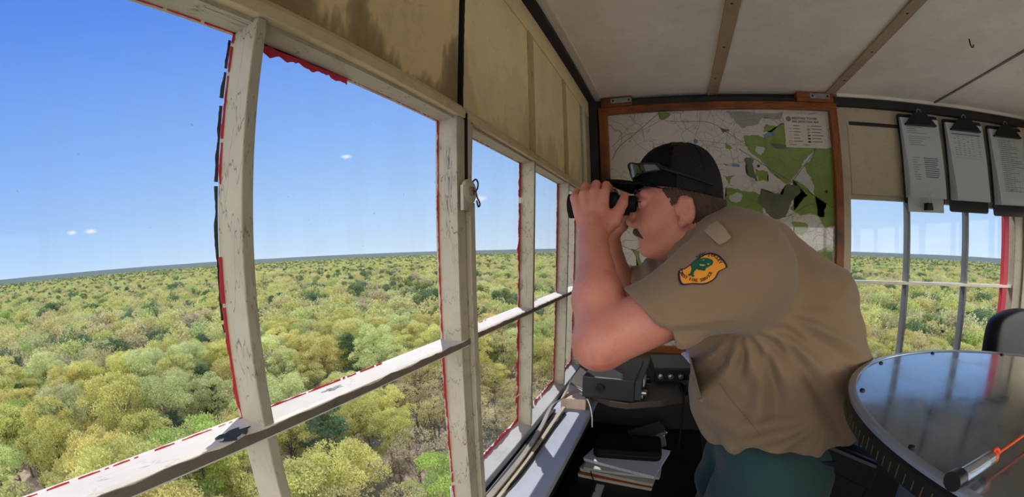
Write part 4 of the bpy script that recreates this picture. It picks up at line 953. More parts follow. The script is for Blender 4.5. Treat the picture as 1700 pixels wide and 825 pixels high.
# legs and trunk (under the clothes), one surface with everything else
for s in (-1, 1):
    y = Y0+s*.09
    B.chain([(.29, y, -.50), (.215, y-.01*s, -.93), (.30, y, -1.33)], [.080, .055, .042], .03)
    B.chain([(.31, y, -1.36), (.20, y+s*.01, -1.40)], [.04, .032], .03)
B.cone((.16, Y0, -.085), (.262, Y0, -.265), .125, .180, .05, sy=1.06); B.ell((.325, Y0, -.32), (.14, .17, .15), .05); B.ell((.31, Y0, -.44), (.135, .150, .11), .05)
B.cone((.12, Y0, -.01), (SL[0], SL[1]+.01, SL[2]), .06, .062, .05); B.cone((.12, Y0, -.01), (SR[0], SR[1]-.01, SR[2]), .06, .062, .05)
for S_, E_, W_, sg in ((SL, EL, WL, -1), (SR, ER, WR, 1)):
    mid = tuple(np.array(E_)*.62+np.array(W_)*.38)
    B.chain([S_, E_], [.060, .047], .02); B.chain([E_, (mid[0], mid[1]-.0, mid[2]), W_], [.043, .0455, .0275], .02)
    B.ell((E_[0]-.008, E_[1], E_[2]-.008), (.036, .034, .036), .02)
# neck and head
B.chain([(.105, Y0, -.04), (.062, Y0, .045)], [.066, .058], .03)
B.ell((.034, Y0, .118), (.084, .073, .092), .02)
B.ell((-.004, Y0, .062), (.066, .060, .080), .03)
B.ell((-.012, Y0, .010), (.045, .046, .034), .02)
B.cone((-.0485, Y0, -.004), (-.0485, Y0, -.001), .0140, .0140, .010)
for s in (-1, 1):
    B.cone((-.035, Y0+s*.016, -.004), (.032, Y0+s*.053, .024), .015, .017, .018)      # jaw line
    B.ell((-.030, Y0+s*.036, .050), (.026, .024, .030), .018)                          # cheek
    B.cone((-.058, Y0+s*.006, .118), (-.046, Y0+s*.046, .116), .0125, .0105, .012)     # brow
    B.ell((-.074, Y0+s*.031, .096), (.018, .018, .013), .010, 'sub')                   # eye socket
    B.ell((-.050, Y0+s*.031, .0965), (.0135, .0155, .0125), .004)                      # lids
    B.ell((.040, Y0+s*.0755, .078), (.0185, .0085, .031), .004, ry=-.18)               # ear
    B.ell((.036, Y0+s*.0860, .081), (.0115, .0070, .020), .002, 'sub', ry=-.18); B.cone((.030, Y0+s*.079, .096), (.046, Y0+s*.079, .100), .0035, .0035, .002)
    B.cone((.050, Y0+s*.079, .098), (.054, Y0+s*.079, .075), .004, .0035, .003)
    B.cone((.020, Y0+s*.072, .083), (.022, Y0+s*.073, .070), .0055, .005, .004)
    B.ell((.031, Y0+s*.077, .051), (.0085, .006, .010), .004)                          # ear lobe
B.chain([(-.062, Y0, .106), (-.070, Y0, .085), (-.082, Y0, .060)], [.0075, .0085, .0108], .008)
B.cone((-.0775, Y0, .057), (-.073, Y0, .053), .0105, .010, .006)
for s in (-1, 1):
    B.ell((-.0695, Y0+s*.0115, .0535), (.0105, .0075, .0085), .005); B.ell((-.075, Y0+s*.006, .0455), (.005, .0035, .0035), .003, 'sub')
B.cone((-.058, Y0-.010, .036), (-.058, Y0+.010, .036), .010, .010, .010)
for s in (-1, 1):
    B.cone((-.0585, Y0, .0235), (-.046, Y0+s*.022, .0215), .0070, .0045, .005)
    B.cone((-.0555, Y0, .0115), (-.045, Y0+s*.019, .0165), .0068, .0045, .005)
B.cone((-.0650, Y0-.02, .0180), (-.0650, Y0+.02, .0180), .0022, .0022, .003, 'sub')
# hands: metacarpals, five fingers each, curled over the barrels
HX = [-.194, -.172, -.149, -.126]; KN = [.108, .117, .120, .117]; FR = [.0085, .0095, .0100, .0097]
for sg, W_ in ((-1, WL), (1, WR)):
    yo = lambda y: Y0+sg*(Y0-y) if sg > 0 else y        # mirror for the far hand
    w = np.array(W_)
    B.cone(tuple(w+np.array([.0, 0, -.012])), (-.153, yo(.812), .050), .0275, .027, .02)
    for q in range(4):
        x = HX[q]; kx = x*.96-.006; k_ = (kx, yo(.818), KN[q])
        B.cone((-.153+(x+.16)*.45, yo(.808), .040), k_, .0150, .0104, .007)
    B.ell((-.158, yo(.824), .075), (.036, .013, .035), .012)
    B.chain([(-.128, yo(.812), .042), (-.112, yo(.822), .058), (-.1, yo(.828), .078)], [.0175, .0155, .0115], .012)   # ball of the thumb
for sg in (-1, 1):
    yo = lambda y: Y0+sg*(Y0-y) if sg > 0 else y
    for q in range(4):
        kx = HX[q]*.96-.006; r = FR[q]
        pts = [(kx, yo(.820), KN[q]), (kx+.001, yo(.836), KN[q]+.017-.002*(q == 0)), (kx+.003, yo(.862), KN[q]+.016-.004*(q == 0)), (kx+.006, yo(.880), KN[q]+.002)]
        B.chain(pts[:2], [r*1.08, r*1.02], .002); B.chain(pts[1:3], [r*1.02, r*.93], .0018); B.chain(pts[2:], [r*.95, r*.82], .003)
    B.chain([(-.100, yo(.828), .078), (-.0925, yo(.836), .094), (-.0885, yo(.846), .112)], [.0118, .0112, .0090], .005)  # thumb
V, Q = B.mesh(1)
body = quad_obj('body', V, Q, M_SKIN, man); del B
nails = MB()
Mn = Matrix.Translation((-.0855, .836, .110)) @ Matrix.Rotation(math.radians(15), 4, 'X')
# eyes
M_EYEW = mat_simple('eye_white', (.6, .58, .55), .3, var=.03); M_IRIS = mat_simple('iris_dark', (.05, .035, .02), .2, var=.1)
for s in (-1, 1):
    eye = MB(); Me = Matrix.Translation((-.0535, Y0+s*.031, .0965)) @ Matrix.Rotation(-PI/2, 4, 'Y')
    pr = [(.0118*math.sin(a), .0118*math.cos(a)) for a in [PI*i/14 for i in range(15)]]
    ring = [(max(r, .0001), z) for r, z in pr[::-1]]
    eye.lathe(ring, 20, Me, 0, cap=False).build('eye', M_EYEW, body, smooth='all')
    MB().lathe([(r*1.02, z*1.02) for r, z in ring[10:]], 20, Me, 0, cap=False).build('iris', M_IRIS, body, smooth='all')
    MB().tube([(-.0655, Y0+s*.022, .1015), (-.0645, Y0+s*.036, .1020), (-.0560, Y0+s*.046, .0985)], .0016, 6).build('eyelashes', M_HAIR, body, smooth='all')
# hair: back and side hair below the cap, sideburn, moustache, eyebrows
G = Field(axis([(-.08, .15, .0022)]), axis([(.81, .99, .0022)]), axis([(.0, .16, .0022)]))
CAPPL = ((.034, 0, .1195), (.17, 0, .985))
G.ell((.036, Y0, .108), (.0925, .0785, .096), 0, clip=[CAPPL, ((.048, 0, .060), (-.93, 0, -.35)), ((.06, 0, .050), (.25, 0, -1))])
G.ell((.040, Y0, .118), (.0945, .0768, .097), 0, clip=[CAPPL, ((-.004, 0, .11), (-1, 0, -.3)), ((.0, 0, .104), (-.35, 0, -1))])
G.ell((.040, Y0, .100), (.0950, .0752, .090), 0, clip=[CAPPL, ((.006, 0, .10), (-1, 0, -.25)), ((.021, 0, .10), (1, 0, 0)), ((.0, 0, .080), (.5, 0, -1))])
G.ell((.094, Y0, .070), (.036, .058, .040), .015, clip=[CAPPL, ((.06, 0, .045), (.0, 0, -1))])
V, Q = G.mesh(2)
rngh = np.random.default_rng(4)
quad_obj('hair', V, Q, M_HAIR, body, lambda V, N: .0012*np.sin(V[:, 0]*900+V[:, 2]*500+3*np.sin(V[:, 1]*300)))
G = Field(axis([(-.09, -.03, .0013)]), axis([(.85, .95, .0013)]), axis([(.010, .06, .0013)]))
for s in (-1, 1):
    G.chain([(-.0690, Y0, .0375), (-.0675, Y0+s*.016, .0350), (-.0520, Y0+s*.034, .0230)], [.0062, .0072, .0034], .004)
V, Q = G.mesh(1); quad_obj('moustache', V, Q, M_HAIR, body, lambda V, N: .0007*np.sin(V[:, 1]*1900))
G = Field(axis([(-.09, -.03, .0013)]), axis([(.84, .96, .0013)]), axis([(.10, .14, .0013)]))
for s in (-1, 1): G.chain([(-.0700, Y0+s*.012, .1215), (-.0660, Y0+s*.03, .1250), (-.0520, Y0+s*.046, .1210)], [.003, .0036, .0016], .002)
V, Q = G.mesh(1); quad_obj('eyebrows', V, Q, M_HAIR, body)

# cap: crown in two fabrics, brim, button
cap = MB(); cz = (.034, Y0, .128); n = 48; rings = 16
def capz(x): return .139-(x+.070)*(.033/.19)
vs = []
for i in range(rings+1):
    f = i/rings
    for k in range(n):
        a = 2*PI*k/n; ux, uy = math.cos(a), math.sin(a)
        rx = .104 if ux < 0 else .091; bx, by = cz[0]+rx*ux, Y0+.084*uy
        zb = capz(bx)-.002; e = f**1.0*PI/2; pr_ = math.cos(e)**.62 if ux < 0 else math.cos(e)**.80
        top = .2305
        vs.append((cz[0]+(bx-cz[0])*pr_+.006*math.sin(e), Y0+(by-Y0)*pr_, zb+(top-zb)*math.sin(e)**.95))
fs = [(i*n+k, i*n+(k+1) % n, (i+1)*n+(k+1) % n, (i+1)*n+k) for i in range(rings) for k in range(n)]
def is_front(f): return sum(vs[i][0] for i in f)/4 < .016+.0
capo = thing('x', None, None); bpy.data.objects.remove(capo)
for nm, sel, m in (('cap_front', True, M_CAPK), ('cap_back', False, M_CAPM)):
    b = MB(); ff = [f for f in fs if is_front(f) == sel]; used = sorted({i for f in ff for i in f}); mp_ = {u: j for j, u in enumerate(used)}
    b.add([vs[u] for u in used], [tuple(mp_[i] for i in f) for f in ff])
    if nm == 'cap_front': capf = b.build('cap', m, man, smooth='all'); so_ = capf
    else: so_ = b.build('mesh_back', m, capf, smooth='all')
    sd = so_.modifiers.new('s', 'SOLIDIFY'); sd.thickness = .0018; sd.offset = 1
seams = MB()
for k in (0, 8, 16, 24, 32, 40): seams.tube([Vector(vs[i*n+k])*1+Vector((0, 0, .0012))+(Vector(vs[i*n+k])-Vector((cz[0], Y0, .15))).normalized()*.0012 for i in range(rings)], .0009, 5)
seams.build('seams', M_CAPK, capf, smooth='all')
seams = MB().lathe([(.006, 0), (.0055, .003), (.003, .0045), (.0001, .005)], 16, Matrix.Translation((cz[0]+.006, Y0, .2315)), cap=False).build('top_button', M_CAPK, capf, smooth=True)
b = MB(); nu, nv = 20, 10; vt = []
for j in range(nv+1):
    g = j/nv
    for i in range(nu+1):
        a = PI*(i/nu-.5); w = math.sin(a)
        x0 = cz[0]-.100*math.cos(a*.80); y0 = .078*w
        x1 = -.137+.050*abs(w)**2.4; y1 = .072*w
        x = x0+(x1-x0)*g; y = y0+(y1-y0)*g
        z = capz(x0)+(.1525-capz(x0))*g-.020*w*w*(.35+.65*g)+.004*math.sin(PI*g)
        vt.append((x, Y0+y, z))
b.add(vt, [(j*(nu+1)+i, j*(nu+1)+i+1, (j+1)*(nu+1)+i+1, (j+1)*(nu+1)+i) for j in range(nv) for i in range(nu)])
br = b.build('brim', M_CAPK, capf, smooth='all'); sd = br.modifiers.new('s', 'SOLIDIFY'); sd.thickness = .004
# sunglasses pushed up on the cap
M_LENS = mat_simple('dark_lens', (.02, .018, .012), .08, .0, var=.05)
sg = thing('sunglasses', 'black sunglasses resting above the brim of the black cap', 'sunglasses', (-.075, Y0, .17))
for s in (-1, 1):
    b = MB(); vs = []; nn_ = 9
    for k in range(nn_+1):
        a = math.radians(5+60*k/nn_); hgt = .017*(1-.45*(k/nn_)**2)*(.72+.28*math.sin(PI*min(1, k/nn_*1.6+.12)))
        for (dr, dz) in ((0, -1), (0, 1), (.0022, 1), (.0022, -1)):
            r_ = 1+dr*9; vs.append((.034-(.1115*r_)*math.cos(a)+dz*.004*-1, Y0+s*.0885*r_*math.sin(a), .172+dz*hgt-.006*(k/nn_)))
    b.add(vs, [(4*k+i, 4*k+(i+1) % 4, 4*k+4+(i+1) % 4, 4*k+4+i) for k in range(nn_) for i in range(4)]+[(0, 1, 2, 3), (4*nn_+3, 4*nn_+2, 4*nn_+1, 4*nn_)])
    lens = b.build('lens', M_LENS, sg, smooth=True)
    edge = [Vector(vs[4*k+2]) for k in range(nn_+1)]+[Vector(vs[4*k+3]) for k in range(nn_, -1, -1)]
    MB().tube(edge+edge[:1], .0021, 6).build('lens_rim', M_BLACK, sg, smooth='all')
    MB().tube(curve_pts([(-.018, Y0+s*.082, .172), (.0, Y0+s*.0905, .160), (.05, Y0+s*.0935, .143), (.095, Y0+s*.081, .128)], 6), .0042, 8, flat=.6).build('temple_arm', M_BLACK, sg, smooth='all')
MB().tube([(-.0785, Y0-.010, .177), (-.080, Y0, .179), (-.0785, Y0+.010, .177)], .0022, 6).build('bridge', M_BLACK, sg, smooth='all')

# shirt: a thin shell over trunk and upper arms
T = Field(axis([(-.13, .53, .0034)]), axis([(.59, 1.19, .0036)]), axis([(-.47, .10, .0034)]))
ob_ = .010
T.cone((.155, Y0, -.080), (.262, Y0, -.262), .128+ob_, .184+ob_, .05, sy=1.06); T.ell((.328, Y0, -.315), (.148+ob_, .172+ob_, .145+ob_), .06)
T.ell((.20, Y0, -.33), (.125, .150, .115), .05)
T.cone((.135, Y0, -.008), (SL[0], SL[1]+.010, SL[2]), .062+ob_, .062+ob_, .10); T.cone((.125, Y0, -.008), (SR[0], SR[1]-.005, SR[2]), .062+ob_, .066+ob_, .05)
T.cone((.22, Y0, -.02), (.30, Y0, -.12), .07, .13, .06, sy=1.2)
def hem_clip(p, n): n = np.array(n)/np.linalg.norm(n); return (p, tuple(n))
hL = hem_clip((-.026, .68, -.112), (-.66, -.12, -.75)); hR = hem_clip((-.062, 1.08, -.115), (-.80, .1, -.60))
T.cone((SL[0], SL[1], SL[2]), (EL[0]-.02, EL[1]+.002, EL[2]-.018), .072, .068, .075, clip=[hL])
T.cone(SR, (ER[0]-.02, ER[1], ER[2]), .080, .070, .035, clip=[hR])
outer = T.F.copy()
# hollow it: a parallel inner skin, open at the hems, the neck and the waist
X, Y_, Z = T.ax[0][:, None, None], T.ax[1][None, :, None], T.ax[2][None, None, :]
inner = outer+.0065
def conedist(a, b, r1, r2):
    a = np.array(a); b = np.array(b); ab = b-a; px, py, pz = X-a[0], Y_-a[1], Z-a[2]
    t = np.clip((px*ab[0]+py*ab[1]+pz*ab[2])/(ab@ab), 0, 1.4); return np.sqrt((px-t*ab[0])**2+(py-t*ab[1])**2+(pz-t*ab[2])**2)-(r1+(r2-r1)*t)
inner = np.minimum(inner, np.maximum(conedist(SL, (EL[0]-.02, EL[1]+.002, EL[2]-.018), .0665, .0605), -((X-.045)*-.66+(Y_-.68)*-.12+(Z+.07)*-.75)))
inner = np.minimum(inner, np.maximum(conedist(SR, (ER[0]-.02, ER[1], ER[2]), .0715, .0615), -((X-.01)*-.80+(Y_-1.08)*.1+(Z+.08)*-.60)))
inner = np.minimum(inner, conedist((.098, Y0, -.030), (.030, Y0, .085), .066, .066))
T.F = np.maximum(outer, -inner).astype(np.float32)
T.plane((.20, Y0, -.408), (.12, 0, -1))
V, Q = T.mesh(2)
def folds(V, N):
    x, y, z = V.T; d = np.zeros(len(V)); near_ = np.clip((Y0+.02-y)/.10, 0, 1)
    for (px, pz, amp, fr, ph, r0) in ((.135, -.125, .0068, 15, .5, .02), (.17, -.10, .0032, 27, 2., .05), (.30, -.28, .0022, 19, 1., .03)):
        dx, dz = x-px, z-pz; r = np.hypot(dx, dz); ph_ = np.arctan2(dz, dx)
        w = np.clip((r-r0)/.06, 0, 1)*np.clip((.36-r)/.16, 0, 1)*np.clip((-dz+.02)/.05, 0, 1)
        d += amp*w*near_*np.sin(ph_*fr+ph+3*r*4+1.2*np.sin(9*x+14*z))
    # sleeve creases across the upper arm
    t_ = (x-SL[0])*-.86+(z-SL[2])*-.47; sl_ = np.clip((Y0-.10-y)/.05, 0, 1)*np.clip(1-np.abs(t_-.11)/.15, 0, 1)
    d += .0042*sl_*np.sin(t_*70+np.sin(z*40)*1.2+y*30+x*20)*(.6+.4*np.sin(z*60+x*30))
    t2 = (x-SR[0])*-.86+(z-SR[2])*-.47; sr_ = np.clip((y-.99)/.04, 0, 1)*np.clip(1-np.abs(t2-.12)/.14, 0, 1)
    d += .0060*sr_*np.sin(t2*150+z*30)
    # gathered cloth at the waist
    w = np.clip((-.30-z)/.10, 0, 1); d += .006*w*np.sin(np.arctan2(y-Y0, x-.29)*13+1.5*np.sin(z*30))
    d += .0026*np.sin(23*x+31*z+7*y)*np.sin(37*z-19*x)+.0012*np.sin(61*x-43*z)*np.sin(50*z+29*x+11*y)
    return d
def sample(F, V):
    I_ = [np.clip(np.searchsorted(T.ax[e], V[:, e])-1, 0, len(T.ax[e])-2) for e in range(3)]
    t_ = [(V[:, e]-T.ax[e][I_[e]])/(T.ax[e][I_[e]+1]-T.ax[e][I_[e]]) for e in range(3)]; out = 0
    for a in (0, 1):
        for b_ in (0, 1):
            for c_ in (0, 1): out = out+F[I_[0]+a, I_[1]+b_, I_[2]+c_]*(t_[0] if a else 1-t_[0])*(t_[1] if b_ else 1-t_[1])*(t_[2] if c_ else 1-t_[2])
    return out
def folds2(V, N):
    e_ = .004; g = np.stack([sample(outer, V+np.eye(3)[a]*e_)-sample(outer, V-np.eye(3)[a]*e_) for a in range(3)], 1); g /= np.linalg.norm(g, axis=1)[:, None]+1e-9
    return (folds(V, N)+.0035)[:, None]*g
Vd = V+folds2(V, None)
shirt = quad_obj('shirt', Vd, Q, M_SHIRT, man); del T, outer, inner
# trousers, belt, boots
T = Field(axis([(.02, .54, .0065)]), axis([(.64, 1.16, .0065)]), axis([(-1.40, -.37, .0075)]))
T.ell((.312, Y0, -.445), (.175, .185, .135), .04)
for s in (-1, 1):
    y = Y0+s*.095; T.chain([(.275, y, -.47), (.235, y-.01*s, -.60), (.215, y-.01*s, -.93), (.30, y, -1.37)], [.128, .112, .082, .070], .03)
T.plane((.3, Y0, -.385), (-.05, 0, 1)); T.plane((0, 0, -1.375), (0, 0, -1))
V, Q = T.mesh(2)
trou = quad_obj('trousers', V, Q, M_TROUSER, man, lambda V, N: .004*np.sin(V[:, 2]*70+V[:, 0]*40+3*np.sin(V[:, 0]*20))*np.clip((-.42-V[:, 2])/.1, 0, 1)); del T
b = MB(); bw = []
for k in range(65):
    a = 2*PI*k/64; bw.append(Vector((.318+.160*math.cos(a), Y0+.178*math.sin(a), -.412-.02*math.cos(a))))
b.tube(bw, .0205, 10, flat=.25); b.build('belt', mat_simple('navy_belt', srgb(30, 34, 58), .5), man, smooth='all')
for s in (-1, 1):
    T = Field(axis([(.12, .40, .006)]), axis([(Y0+s*.1-.07, Y0+s*.1+.07, .006)]), axis([(-1.449, -1.27, .006)]))
    T.chain([(.31, Y0+s*.095, -1.30), (.31, Y0+s*.098, -1.39), (.20, Y0+s*.105, -1.405), (.17, Y0+s*.105, -1.41)], [.048, .050, .042, .038], .03); T.plane((0, 0, -1.444), (0, 0, -1))
    V, Q = T.mesh(1); quad_obj('boot', V, Q, M_RUBBER, man)
# radio pouch on the left hip
Mpch = Matrix.Translation((.405, .735, -.455)) @ Matrix.Rotation(math.radians(-38), 4, 'Z') @ Matrix.Rotation(math.radians(6), 4, 'Y')
b = MB(); b.box((-.055, -.030, -.13), (.055, .030, .075), 0, Mpch); pch = b.build('belt_pouch', M_RUBBER, man, bevel=.012, seg=3)
b = MB(); b.box((-.057, -.033, .02), (.057, -.010, .078), 0, Mpch); b.build('pouch_flap', M_BLACK, pch, bevel=.008)
# collar
def collar():
    b = MB(); n = 40; vs = []; ax_ = Vector((-.42, 0, .91)).normalized(); ux = Vector((.91, 0, .42)); uy = Vector((0, 1, 0)); c0 = Vector((.066, Y0, .020))
    for k in range(n+1):
        a = math.radians(-152+304*k/n); fr = (abs(a)/math.radians(152))**3
        dirv = ux*math.cos(a)+uy*math.sin(a)
        for (r, h) in ((.066, -.020), (.0675, .020-.004*fr), (.071, .0245-.004*fr), (.077, .018-.006*fr), (.086+.010*fr, -.008-.022*fr), (.0835+.010*fr, -.009-.022*fr), (.074, .014-.006*fr), (.069, -.02)):
            vs.append(c0+dirv*r*(1 if abs(a) < 2 else 1)+ax_*h)
    m_ = 8
    fs = [(k*m_+i, k*m_+(i+1) % m_, (k+1)*m_+(i+1) % m_, (k+1)*m_+i) for k in range(n) for i in range(m_)]+[tuple(range(m_)), tuple(range(n*m_, n*m_+m_))[::-1]]
    b.add(vs, fs); return b.build('collar', M_SHIRT, shirt, smooth=True)
collar()
# things sewn on the shirt: laid on its real surface
bv = BVHTree.FromPolygons([tuple(v.co) for v in shirt.data.vertices], [tuple(p.vertices) for p in shirt.data.polygons])
def on_shirt(px, py, off):
    d = ray(px, py).normalized(); h = bv.ray_cast(Vector((0, 0, 0)), d, 3)
    return None if h[0] is None else h[0]-d*off
def sewn(name, polys2d, mat, off, th, parent, sub=1):
    """polys2d: outlines as seen from the camera; each laid onto the cloth with thickness th"""
    bm = bmesh.new()
    for pts in polys2d:
        vv = [bm.verts.new((x, y, 0)) for x, y in pts]
        try: bm.faces.new(vv)
        except Exception: pass
    bmesh.ops.triangulate(bm, faces=bm.faces)
    for _ in range(sub):
        lg = [e for e in bm.edges if e.calc_length() > 3.5]
        if lg: bmesh.ops.subdivide_edges(bm, edges=lg, cuts=1); bmesh.ops.triangulate(bm, faces=[f for f in bm.faces if len(f.verts) > 3])
    bm.verts.index_update(); P = []; ok = True; last = None
    for v in bm.verts:
        q = on_shirt(v.co.x, v.co.y, off)
        if q is None: q = last or at(v.co.x, v.co.y, 'y', .68)
        last = q; P.append(q)
    fs = [tuple(v.index for v in f.verts) for f in bm.faces]; m_ = len(P)
    bnd = [tuple(v.index for v in e.verts) for e in bm.edges if len(e.link_faces) == 1]
    b = MB(); b.add(P+[p+p.normalized()*th for p in P], fs+[tuple(i+m_ for i in f)[::-1] for f in fs]+[(a, c, c+m_, a+m_) for a, c in bnd]); bm.free()
    return b.build(name, mat, parent)
def z2(pts): return [(1080+x/5.895, 380+y/5.893) for x, y in pts]
def spline2(pts, n=4): return [(p.x, p.y) for p in curve_pts([(x, y, 0) for x, y in pts]+[(*pts[0], 0)], n)[:-1]]
patch_out = spline2(z2([(592, 232), (660, 250), (720, 305), (755, 368), (720, 392), (672, 420), (640, 480), (590, 520), (520, 545), (400, 542), (300, 548), (270, 480), (272, 412), (318, 395), (370, 360), (430, 310), (500, 265), (545, 240)]), 3)
cxp = sum(p[0] for p in patch_out)/len(patch_out); cyp = sum(p[1] for p in patch_out)/len(patch_out)
patch_in = [(cxp+(x-cxp)*.915, cyp+(y-cyp)*.90) for x, y in patch_out]
pat = sewn('shoulder_patch', [patch_out], mat_simple('navy_thread', srgb(36, 26, 62), .8), .0026, .002, shirt, 3)
sewn('patch_field', [patch_in], mat_simple('orange_thread', srgb(236, 152, 40), .8, var=.06), .0032, .0006, pat, 3)
treeo = z2([(395, 372), (388, 350), (410, 335), (420, 318), (450, 305), (480, 290), (520, 282), (560, 285), (600, 298), (616, 322), (606, 348), (575, 368), (545, 385), (530, 410), (500, 405), (470, 402), (452, 392), (446, 402), (434, 408), (424, 430), (420, 445), (432, 466), (410, 470), (396, 455), (376, 462), (362, 446), (386, 434), (396, 412), (400, 388)])
sewn('patch_tree', [treeo], mat_simple('green_thread', srgb(16, 84, 56), .8), .0038, .0005, pat, 1)
sewn('patch_highlights', [z2([(480, 345), (540, 350), (520, 362), (485, 358)]), z2([(555, 338), (575, 335), (574, 350), (558, 350)]), z2([(500, 305), (530, 300), (525, 308)])], mat_simple('pale_thread', srgb(190, 170, 90), .8), .0043, .0004, pat, 0)
def arc_text(name, txt, ctrl, size, bold):
    """letters along a curve, laid on the patch"""
    P = curve_pts([(x, y, 0) for x, y in z2(ctrl)], 12); L_ = [0]
    for i in range(1, len(P)): L_.append(L_[-1]+(P[i]-P[i-1]).length)
    out_v = []; out_f = []; n = len(txt)
    for i, chh_ in enumerate(txt):
        if chh_ == ' ': continue
        s_ = L_[-1]*(i+.5)/n; j = max(k for k in range(len(L_)) if L_[k] <= s_); j = min(j, len(P)-2)
        f = (s_-L_[j])/max(1e-6, L_[j+1]-L_[j]); p = P[j].lerp(P[j+1], f); d = (P[j+1]-P[j]).normalized(); up = Vector((d.y, -d.x, 0))
        vs, fs = text_mesh(chh_, size, Matrix.Identity(4), bold, 'CENTER')
        k = len(out_v)
        for v in vs:
            q = p+d*v[0]+up*v[1]; w3 = on_shirt(q.x, q.y, .0042); out_v.append(w3 if w3 is not None else at(q.x, q.y, 'y', .68))
        out_f += [tuple(a+k for a in fc) for fc in fs]
    b = MB(); m_ = len(out_v); b.add(out_v, out_f); o = b.build(name, M_DARKINK, pat); return o
arc_text('patch_lettering', 'NEW JERSEY', [(462, 292), (520, 262), (580, 262), (640, 290), (680, 345)], 7.6, .22)
arc_text('patch_lettering', 'FOREST FIRE SERVICE', [(283, 385), (292, 440), (330, 480), (390, 508), (460, 516), (530, 505), (580, 470), (606, 425)], 7.2, .2)
sewn('epaulette', [[(1169, 384), (1178, 373), (1190, 366), (1203, 378), (1214, 394), (1206, 401), (1194, 406), (1182, 396)]], cloth('epaulette_cloth', srgb(168, 144, 114)), .009, .006, shirt, 2)
sewn('pocket_flap', [[(1163, 596), (1192, 580), (1224, 604), (1220, 622), (1196, 634), (1186, 622)]], M_SHIRT, .0028, .002, shirt, 3)
M_SEAM = mat_simple('seam_shadow_thread', srgb(110, 92, 72), .9)
def seam(pts, w=1.1): 
    P = curve_pts([(x, y, 0) for x, y in pts], 5); L = []
    for i, p in enumerate(P):
        d = (P[min(i+1, len(P)-1)]-P[max(i-1, 0)]).normalized(); L.append((p.x-d.y*w/2, p.y+d.x*w/2)); 
    R_ = []
    for i, p in enumerate(P):
        d = (P[min(i+1, len(P)-1)]-P[max(i-1, 0)]).normalized(); R_.append((p.x+d.y*w/2, p.y-d.x*w/2))
    return L+R_[::-1]
sewn('seam', [seam([(1190, 630), (1215, 665), (1245, 700), (1262, 722)])], M_SEAM, .0012, .0008, shirt, 0)
sewn('placket', [[(1143, 592), (1160, 596), (1168, 640), (1176, 672), (1166, 676), (1152, 645)]], M_SHIRT, .0022, .0015, shirt, 2)
for (x, y) in ((1154, 628), (1164, 664)):
    p = on_shirt(x, y, .003)
    if p is not None: MB().lathe([(.0055, 0), (.0055, .0018), (.004, .0024), (.0001, .0022)], 14, Matrix.Translation(p) @ (-p).to_track_quat('Z', 'Y').to_matrix().to_4x4(), cap=False).build('button', mat_simple('brown_button', srgb(84, 66, 50), .35), shirt, smooth=True)

# binoculars in both hands
bn = thing('binoculars', 'black binoculars held up to the eyes of the person in the cap', 'binoculars', (-.15, Y0, .095))
ZB = .0955
for s in (-1, 1):
    Mb = Matrix.Translation((-.216, Y0+s*.034, ZB)) @ Matrix.Rotation(PI/2, 4, 'Y')
    b = MB(); b.lathe([(.0225, .003), (.0255, 0), (.0275, .001), (.0275, .012), (.0262, .014), (.0262, .045), (.0250, .055), (.0240, .085), (.0250, .105), (.0215, .112), (.0195, .114)], 32, Mb, cap=False); tb = b.build('barrel', M_RUBBER, bn, smooth=True)
    MB().lathe([(.0268, .0142), (.0280, .0142), (.0280, .018), (.0268, .018)], 32, Mb, cap=False).build('focus_band', mat_simple('brown_band', srgb(110, 70, 50), .4), tb, smooth=True)
    MB().lathe([(.0001, .004), (.0225, .004)], 28, Mb, cap=False).build('objective_lens', mat_simple('coated_lens', (.02, .03, .06), .03, var=.05), tb, smooth=True)
    Me = Matrix.Translation((-.103, Y0+s*.031, ZB+.001)) @ Matrix.Rotation(PI/2, 4, 'Y')
    MB().lathe([(.0195, 0), (.0200, .004), (.0200, .014), (.0185, .0155), (.0185, .034), (.0160, .0365), (.0130, .0345)], 28, Me, cap=False).build('eyepiece', M_RUBBER, bn, smooth=True)
MB().box((-.185, Y0-.014, ZB-.010), (-.110, Y0+.014, ZB+.012)).build('bridge', M_RUBBER, bn, bevel=.004)
MB().tube([(-.150, Y0, ZB+.018), (-.122, Y0, ZB+.018)], .0095, 16).build('focus_wheel', M_BLACK, bn, smooth=True)
MB().box((-.130, Y0-.062, ZB-.020), (-.100, Y0+.062, ZB+.026)).build('prism_housing', M_RUBBER, bn, bevel=.012, seg=3)
#@@FOREST

# ------------------------------------------------------------------ the land: ground, far forest, trees
ZG = -29.5                                          # forest floor below the camera
def land():
    m = bpy.data.materials.new('forest_floor'); t = NT(m); co = t.coord()
    n = t.noise(co, .09, 6, .6); n2 = t.noise(co, .9, 6, .7)
    c = t.ramp(n, [(.3, srgb(150, 128, 112)), (.5, srgb(190, 168, 150)), (.62, srgb(150, 150, 100)), (.75, srgb(204, 186, 170))])
    c = t.mix(t.ramp(n2, [(.35, 0), (.7, .6)]), c, srgb(96, 84, 66))
    t.bsdf(c, .95)
    return m
b = MB(); R = [0, 60, 300, 1200, 5000, 16000]; n = 64
b.lathe([(max(r, .01), ZG) for r in R], n, cap=False)
struct(b.build('ground', land()))
def clearing(az):
    """directions of the pale sand clearing added behind and right of the tower for fill light"""
    return not (-100 < az < 52)
sand = MB(); ps = [(0, 0, ZG+.05)]
for k in range(61):
    a = math.radians(54+(204*k/60)); r = 10 if False else 330*(1+.06*math.sin(5*a)); ps.append((r*math.sin(a), r*math.cos(a), ZG+.05))
sand.add(ps, [(0, k, k+1) for k in range(1, 61)])
struct(sand.build('added_sand_clearing', mat_simple('fill_sand', (.82, .77, .68), .95, var=.06, scale=.2)))  # pale ground added out of view to bounce light onto the ceiling
